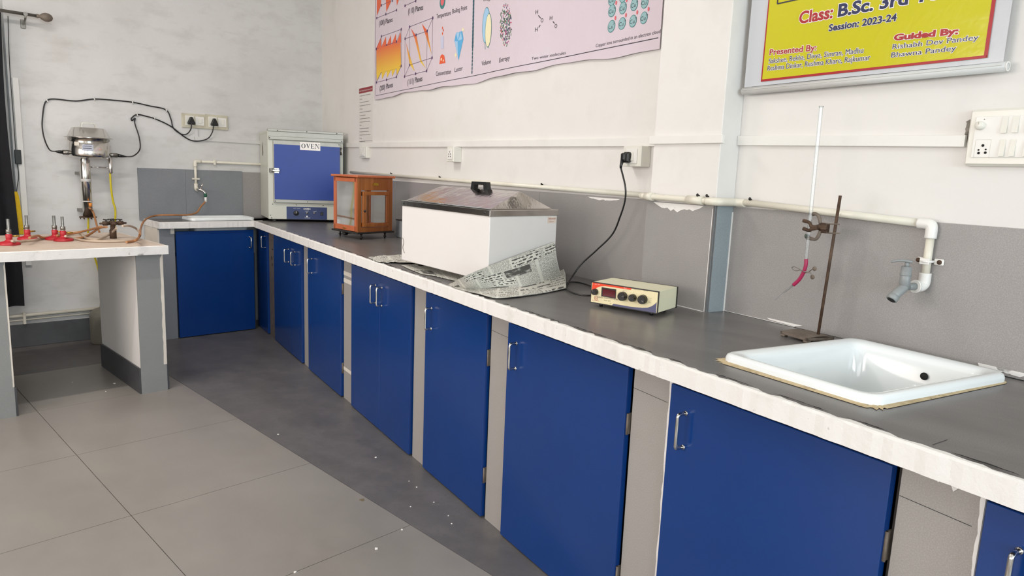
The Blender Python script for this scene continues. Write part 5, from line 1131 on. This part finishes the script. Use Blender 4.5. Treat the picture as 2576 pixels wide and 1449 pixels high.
for a_ in ((-hw*1.05, 0), (-hw, .026), (-hw*.8, .034), (hw*.8, .034), (hw, .026), (hw*1.05, 0)):
    rings.append([Vector((cx+a_[0], -.009, zl+a_[1])), Vector((cx+a_[0], .009, zl+a_[1])), Vector((cx+a_[0]*.88, .009, zl+a_[1]-.006)), Vector((cx+a_[0]*.88, -.009, zl+a_[1]-.006))])
m.loft(rings, 0, False); m.build('lid_handle', steel, lid)
zc0, zc1 = hs(222, 546).z, hs(220, 403).z; rc = (hs(233, 450).x-hs(207, 450).x)/2
m = Mesh(); m.lathe([(rc, zc0), (rc, zc1), (rc*.8, zc1+.01), (rc*.8, zb_)], (0, 0, 0), 'z', 32, 0, (True, True)); m.build('condenser_column', steel, t)
m = Mesh(); zz = hs(220, 450).z; m.lathe([(rc+.0004, zz-.018), (rc+.0015, zz-.016), (rc+.0015, zz-.002), (rc+.0004, zz)], (0, 0, 0), 'z', 32); zz = hs(220, 505).z; m.lathe([(rc+.0004, zz-.006), (rc+.0015, zz-.005), (rc+.0015, zz-.001), (rc+.0004, zz)], (0, 0, 0), 'z', 32); m.build('band', Mat('matt_band', 'c9c7c3', .6).mottle(20, .4, .7, 'b5b3af').m, t)
m = Mesh(); m.lathe([(0, zc0-.003), (rc*1.7, zc0-.003), (rc*1.75, zc0), (rc*1.7, zc0+.003), (rc, zc0+.003)], (0, 0, 0), 'z', 32)
for k in range(6): m.tube([(rc*1.45*cos(k), rc*1.45*sin(k), zc0-.002), (rc*1.45*cos(k), rc*1.45*sin(k), zc0-.014)], .003, 8)
m.build('flange', rust, t)
xt = hs(277, 400).x-ax_; za, zb2 = hs(276, 366).z, hs(277, 436).z
m = Mesh(); m.lathe([(.0105, zb2), (.012, zb2+.004), (.012, zb2+.10), (.0075, zb2+.105), (.0075, za)], (xt, 0, 0), 'z', 18, 0, (True, True)); m.build('level_tube', steel, t)
zz = hs(250, 421).z; m = Mesh(); m.tube([(rc*.9, 0, zz), (xt-.008, 0, zz)], .0045, 10); m.build('cross_tube', steel, t)
for (xa, ya_), (xb, yb_2), (xc_, yc), lf in (((179, 384), (158, 383), (140, 381), 1), ((272, 390), (295, 391), (316, 394), 0)):
    pa, pb, pc_ = [hs(*q) for q in ((xa, ya_), (xb, yb_2), (xc_, yc))]; o_ = Vector((ax_, -SD, 0))
    m = Mesh(); m.tube([Vector(pa)-o_, Vector(pb)-o_], [.015, .0155], 18); e_ = m.build('heater_terminal', steel_d, t)
    m = Mesh(); m.tube([Vector(pb)-o_, Vector(pb)*.5+Vector(pc_)*.5-o_, Vector(pc_)-o_], [.0115, .010, .005], 14); m.build('terminal_boot', black, e_)
m = Mesh(); m.box(-.03, .03, .02, SD-.001, zc1-.10, zc1-.08); m.box(-.03, .03, .02, SD-.001, zc0+.03, zc0+.05); m.build('wall_bracket', steel_d, t)
a = hs(194, 362, SD+R0); b = hs(221, 383, SD+R0); 
m = Mesh(); 
def arcpatch(m, an0, an1, z0, z1, rr): 
    A_ = [(cx+rr*sin(an0+(an1-an0)*i/8), -rr*cos(an0+(an1-an0)*i/8)) for i in range(9)]; m.loft([[(x, y, z0) for x, y in A_], [(x, y, z1) for x, y in A_]], 0, True, (False, False), False)
arcpatch(m, -.55, -.02, zb_+.045, zr-.045, R0+.0008); m.build('maker_label', Mat('silver_label', 'b4b7c2', .45).mottle(40, .4, .7, '9aa0b4').m, t)
m = Mesh(); arcpatch(m, -.5, -.1, zb_+.058, zb_+.062, R0+.0016); arcpatch(m, -.5, -.1, zb_+.072, zb_+.075, R0+.0016); arcpatch(m, -.42, -.07, zb_+.084, zb_+.086, R0+.0016); m.build('label_print', ink_k, t)
m = Mesh(); arcpatch(m, -.95, -.68, zb_+.075, zr-.03, R0+.0012); m.build('paper_tag', cream, t)
zi = hs(226, 522).z
m = Mesh(); m.tube([(.008, -rc*.9, zi), (.008, -rc*.9-.022, zi)], .011, 14); m.tube([(.008, -rc*.9-.016, zi), (.008, -rc*.9-.018, zi+.02)], .008, 12); m.build('water_inlet', castgrey, t)
m = Mesh(); m.tube([(.008, -rc*.9-.018, zi+.008), (.008, -rc*.9-.018, zi+.032)], .0098, 12); m.build('orange_collar', Mat('orange_plastic', 'e08a34', .5).mottle(20, .4, .8, 'cf7c2a').m, t)
tag_ = 'hoses of the water still'
h3([(277, 436, SD), (279, 470, SD), (284, 505, SD-.01), (290, 528, SD-.01), (289, 560, SD-.02), (284, 600, .10), (270, 640, .09), (262, 690, .08), (256, 740, .08), (254, 790, .10)], .0065, rubber_y, 'drain_hose', 'yellow hose running down from the level tube of the still', True)['group'] = tag_
h3([(222, 548, SD), (222, 575, SD), (222, 600, SD-.03), (236, 640, .08), (250, 690, .06), (254, 745, .09)], .0062, rubber_y, 'drain_hose', 'yellow hose from the foot of the still column behind the table', True)['group'] = tag_
h3([(226, 524, SD+.06), (235, 535, .20), (243, 565, .30), (250, 584, .42)], .0062, rubber_o, 'water_hose', 'short brown hose hanging from the still inlet', True)['group'] = tag_
# power cables of the still
def cable(pts, lab, clips):
    t = thing('still_cable', lab, 'cable', MB_, 'black cables on the back wall')
    m = Mesh(); m.tube([hB(x, y, d) for x, y, d in pts], .0042, 8, 0, 8); m.build('cord', black, t, MB_)
    for x, y in clips: q = hB(x, y, .008); m = Mesh(); m.tube([(q.x-.004, -.001, q.z+.010), (q.x-.002, -.013, q.z+.006), (q.x+.003, -.013, q.z-.007), (q.x+.004, -.001, q.z-.011)], .0032, 8); m.build('cable_clip', pvc, t, MB_)
    return t
cable([(141, 381, SD), (125, 377, .08), (112, 350, .03), (106, 315, .012), (110, 270, .008), (118, 253, .008), (137, 249, .008), (190, 254, .008), (237, 249, .008), (285, 252, .008), (333, 257, .008), (375, 266, .008), (417, 276, .008), (430, 300, .008), (436, 322, .008), (455, 337, .01), (470, 337, .02), (480, 325, .04), (482, 310, .045)], 'black cable looping over the top from the left terminal to the left plug', [(118, 253), (237, 249), (333, 257), (418, 277)])
cable([(316, 394, SD), (336, 392, .08), (352, 375, .04), (350, 345, .02), (339, 310, .01), (340, 298, .009), (332, 303, .01), (331, 297, .012), (345, 288, .009), (370, 293, .009), (393, 300, .009), (430, 318, .009), (465, 345, .01), (490, 355, .014), (520, 350, .03), (533, 335, .04), (538, 316, .045)], 'black cable from the right terminal, knotted with white tape, to the right plug', [(345, 289), (388, 296)])
# sockets
for i, (x0, y0, x1, y1, lab) in enumerate(((457, 288, 515, 320, 'left cream socket plate with a black plug above the back sink'), (516, 291, 571, 324, 'right cream socket plate with a black plug above the back sink'))):
    a, b = hB(x0, y1), hB(x1, y0+1); xm = (a.x+b.x)/2; w_ = (b.x-a.x)/2; h_ = b.z-a.z
    t = thing('socket_plate', lab, 'socket', MB_ @ T(xm, 0, a.z), 'twin socket plates on the back wall')
    m = Mesh(); m.box(-w_, w_, -.014, 0, 0, h_, 0, .002); m.build('plate', Mat('aged_plastic_%s' % 'ab'[i], 'c6c1ad', .5).mottle(12, .45, .7, 'b0aa95').m, t)
    m = Mesh(); m.box(w_*.12, w_*.85, -.019, -.014, h_*.2, h_*.82, 0, .001); s = m.build('switch_module', pvc, t)
    m = Mesh(); m.box(w_*.35, w_*.66, -.023, -.019, h_*.33, h_*.7, 0, .001); m.build('rocker', switch_m, s)
    m = Mesh(); m.box(-w_*.75, -w_*.0, -.018, -.014, h_*.15, h_*.85, 0, .001); s = m.build('socket_module', switch_m, t)
    m = Mesh(); m.prism([(-w_*.35+.030*cos(k), h_*.47+.030*sin(k)) for k in (radians(q) for q in (90, 78, 225, 215, 325, 315, 102))], 'y', -.020, -.05)
    m = Mesh(); c = (-w_*.30, h_*.45); m.prism([(c[0]-.008, c[1]+.032), (c[0]+.008, c[1]+.032), (c[0]+.028, c[1]-.014), (c[0]+.024, c[1]-.024), (c[0]-.024, c[1]-.024), (c[0]-.028, c[1]-.014)], 'y', -.0205, -.045)
    pg = m.build('plug', black, t, None, .006)
# thin trunking below sockets
a = hB(492, 325); b = hB(640, 352); c = hB(640, 361)
m = Mesh(); m.box(a.x-.010, a.x+.012, -.012, 0, b.z-.03, a.z); m.box(a.x-.010, -.2, -.0125, 0, b.z-.032, b.z-.004); o = m.build('cable_trunking', wall_back, None, MB_, .001); tag(o, 'thin dusty trunking dropping below the socket plates on the back wall', 'cable trunking')
# back sink pipe and tap
a = hB(491, 406, .02); xb = a.x; zp = a.z; r = .0095
t = thing('water_pipe', 'cream pipe with an elbow dropping over the small back sink', 'pipe', MB_)
m = Mesh(); m.tube([(xb+.02, -.02, zp), (-.02, -.02, zp-.004)], r, 12); m.build('pipe_run', pipe_m, t, MB_)
m = Mesh(); m.tube([(xb+.04, -.02, zp), (xb+.012, -.02, zp), (xb+.002, -.02, zp-.003), (xb, -.02, zp-.012), (xb, -.02, zp-.04)], r*1.35, 12, 0, 4); m.build('elbow', pipe_m, t, MB_)
z2 = hB(491, 468, .02).z; m = Mesh(); m.tube([(xb, -.02, zp-.03), (xb, -.02, z2)], r, 12); m.build('drop_pipe', pipe_m, t, MB_)
zc = hB(491, 450, .02).z; m = Mesh(); m.box(xb-.026, xb+.026, -.032, -.012, zc-.006, zc+.006, 0, .002); m.build('saddle_clamp', pipe_m, t, MB_)
m = Mesh(); m.box(xb+.135, xb+.15, -.034, -.012, zp-.02, zp+.018, 0, .002); m.build('saddle_clamp', pipe_m, t, MB_)
m = Mesh(); m.tube([(xb, -.02, z2+.02), (xb, -.02, z2-.012), (xb, -.026, z2-.022), (xb, -.045, z2-.024)], r*1.5, 12, 0, 4); m.build('elbow', pipe_m, t, MB_)
tp = thing('tap', 'small chrome tap with a green and white hose connector over the back sink', 'tap', MB_ @ T(xb, -.045, z2-.024))
m = Mesh(); m.tube([(0, 0, 0), (.006, -.022, 0), (.022, -.035, -.006), (.038, -.042, -.02), (.042, -.044, -.03)], [.010, .0095, .009, .008, .008], 12, 0, 3); m.build('tap_body', steel, tp)
m = Mesh(); m.tube([(.014, -.030, .006), (.018, -.034, .016)], .005, 10); m.tube([(.016, -.034, .012), (.026, -.04, .045)], [.004, .0065], 10); m.build('lever', steel, tp)
m = Mesh(); m.tube([(.041, -.044, -.028), (.043, -.045, -.055)], .0115, 14); m.build('green_connector', green_p, tp)
m = Mesh(); m.tube([(.043, -.045, -.055), (.044, -.046, -.092)], [.0095, .0085], 14); m.build('white_sleeve', pvc, tp)
q = toB(Vector(MB_ @ Vector((xb+.044, -.091, z2-.024-.09))))
P0 = MB_ @ Vector((xb+.044, -.091, z2-.024-.085))
m = Mesh(); m.tube([P0, MB_ @ hB(505, 520, .10), MB_ @ hB(494, 535, .14), hZ(470, 541, .888), hZ(430, 541, .892), hZ(395, 542, .886), hZ(375, 547, .878), MB_ @ hB(361, 558, .40), MB_ @ hB(354, 575, .62), hZ(352, 589, .90), hZ(348, 599, .85), hZ(338, 606, .829), hZ(318, 609, .829)], .0064, 10, 0, 8); o = m.build('water_hose', rubber_o); tag(o, 'brown hose from the chrome back tap over the counter end to the table', 'hose', tag_)
# ================================================================== CURTAIN, ROD, STRIP
rz = hB(60, 35, .10).z
t = thing('curtain_rod', 'dull metal curtain rod with a spiral finial at the upper left', 'curtain rod', MB_)
xe = hB(92, 37, .10).x; m = Mesh(); m.tube([(-4.0, -.10, rz), (xe, -.10, rz)], .010, 12); m.build('rod', steel_d, t, MB_)
m = Mesh(); m.lathe([(0, 0), (.012, .002), (.013, .01), (.010, .02), (.020, .032), (.027, .05), (.026, .068), (.016, .085), (0, .092)], (xe-.004, -.10, rz), 'x', 16); m.build('finial', castgrey, t, MB_)
m = Mesh(); xk = hB(60, 40, .05).x; m.tube([(xk, -.10, rz+.012), (xk, -.10, rz-.012), (xk, -.09, rz-.03), (xk, -.045, rz-.045), (xk, -.005, rz-.045)], .006, 10, 0, 3); m.box(xk-.014, xk+.014, -.005, 0, rz-.075, rz-.02, 0, .002); m.tube([(xk, -.113, rz), (xk, -.087, rz)], .012, 12); m.build('bracket', steel_d, t, MB_)
t = thing('curtain', 'black curtain hanging from the metal rod at the left edge', 'curtain', MB_)
m = Mesh(); rows = []; xr = hB(44, 600, .1).x; zlo = hB(46, 770, .1).z
for j in range(21):
    z = zlo+(rz-.012-zlo)*j/20; row = []
    for i in range(161):
        u = i/160; x = -3.5+(xr+3.5+ .012*sin(3*z))*u; row.append((x, -.10-.018*sin(u*70)*(.6+.4*(1-j/20)), z))
    rows.append(row)
m.loft(rows, 0, True, (False, False), False); m.loft([[(p[0], p[1]+.003, p[2]) for p in r] for r in rows], 0, True, (False, False), False); m.build('cloth', cloth_b, t, MB_, 0, False)
for k in range(8): x = -2.25-k*.15; m = Mesh(); m.lathe([(.014, -.002), (.018, -.002), (.018, .002), (.014, .002), (.014, -.002)], (x, -.10, rz), 'x', 14); m.build('ring', steel_d, t, MB_)
a = hB(28, 195); b = hB(45, 195); z_lo = TZ-.1
m = Mesh(); m.box(a.x+.002, b.x, -.018, 0, .55, a.z, 0, .002); o = m.build('cable_trunking', pvc, None, MB_); tag(o, 'upright white trunking on the back wall beside the black curtain', 'cable trunking')
q = hB(47, 395, .03); m = Mesh(); m.box(q.x-.022, q.x+.014, -.036, -.019, q.z-.045, q.z+.045, 0, .003); o = m.build('switch_box', black, None, MB_); tag(o, 'small black box on the upright trunking beside the curtain', 'switch box')
m = Mesh(); m.tube([hB(x, y, .025) for x, y in ((20, 40), (24, 160), (34, 300), (41, 395), (47, 440), (42, 480), (40, 540), (55, 570), (66, 577))], .0022, 6, 0, 5); o = m.build('thin_wire', black, None, MB_); tag(o, 'thin twisted wire running down beside the black curtain', 'wire')
# low pipe on back wall and jar
t = thing('water_pipe', 'cream pipe running low along the back wall under the white table', 'pipe', MB_)
m = Mesh(); m.tube([(-4., -.022, .200), (-1.45, -.022, .222)], .012, 12); m.tube([(-4., -.016, .170), (-1.45, -.016, .192)], .006, 8); m.build('pipe_run', pipe_m, t, MB_)
xq = hB(61, 798, .02).x; m = Mesh(); m.box(xq-.008, xq+.008, -.038, -.002, .16, .235, 0, .002); m.build('saddle_clamp', pipe_m, t, MB_)
p = hZ(262, 868, 0); 
p = MB_ @ Vector((-1.745, -.15, 0))
t = thing('plastic_jar', 'dusty clear plastic can on the floor behind the table leg', 'jar', T(p.x, p.y, 0))
m = Mesh(); m.lathe([(0, .001), (.085, .001), (.092, .008), (.092, .19), (.088, .215), (.06, .24), (.03, .25), (.026, .255), (.026, .275)], (0, 0, 0), 'z', 28); m.build('body', jar_g, t)
m = Mesh(); m.lathe([(.028, .268), (.028, .292), (0, .292)], (0, 0, 0), 'z', 18); m.build('cap', cream, t)
# stray white paint chips on the floor
m = Mesh(); rg = random.Random(5)
for x, y, s in ((288, 965, 5), (945, 1151, 3), (1029, 1211, 2), (1048, 1226, 2), (1091, 1264, 2), (1128, 1298, 2), (1136, 1318, 2), (1011, 1333, 3), (946, 1381, 4), (742, 1440, 4), (266, 985, 2), (183, 962, 2), (700, 1093, 3), (1033, 1275, 2)):
    p = hZ(x, y, 0); k = s*.0016; m.prism([(p.x+k*cos(a_)*rg.uniform(.6, 1.2), p.y+k*sin(a_)*rg.uniform(.6, 1.2)) for a_ in (0, 1.2, 2.4, 3.6, 5)], 'z', .0002, .0022)
o = m.build('paint_chip', white_i); tag(o, 'scattered white paint chips on the dark floor strip', 'paint chips', None, 'stuff')
m = Mesh(); p = hZ(911, 1258, 0); m.prism([(p.x+.014*cos(k*.6)*(.7+.3*sin(k*2)), p.y+.011*sin(k*.6)) for k in range(10)], 'z', .0002, .0008); o = m.build('clay_lump', Mat('brown_clay', '7c6f58', .9).mottle(50, .4, .7, '5f543f').m); tag(o, 'small brown smudge of clay on the pale floor tile', 'clay')

a, b = hB(49, 590, .05), hB(46, 482, .05)  # yellow strip added to stand for sunlight between curtain and window jamb
m = Mesh(); rows = []
for j in range(13):
    u = j/12; z = a.z+(b.z-a.z)*u; w_ = .030*(1-u)**.6+.002; rows.append([(a.x+(b.x-a.x)*u-.03+(w_+.022)*i/4, -.05-.004*sin(i*1.8), z) for i in range(5)])
m.loft(rows, 0, True, (False, False), False); o = m.build('sunlit_sliver', Mat('sunlit_yellow', 'f0c81e', .7).mottle(30, .4, .7, 'e0b010').m, None, MB_, 0, False); tag(o, 'bright yellow strip put in for the sunlit sliver beside the lower part of the black curtain', 'cloth')
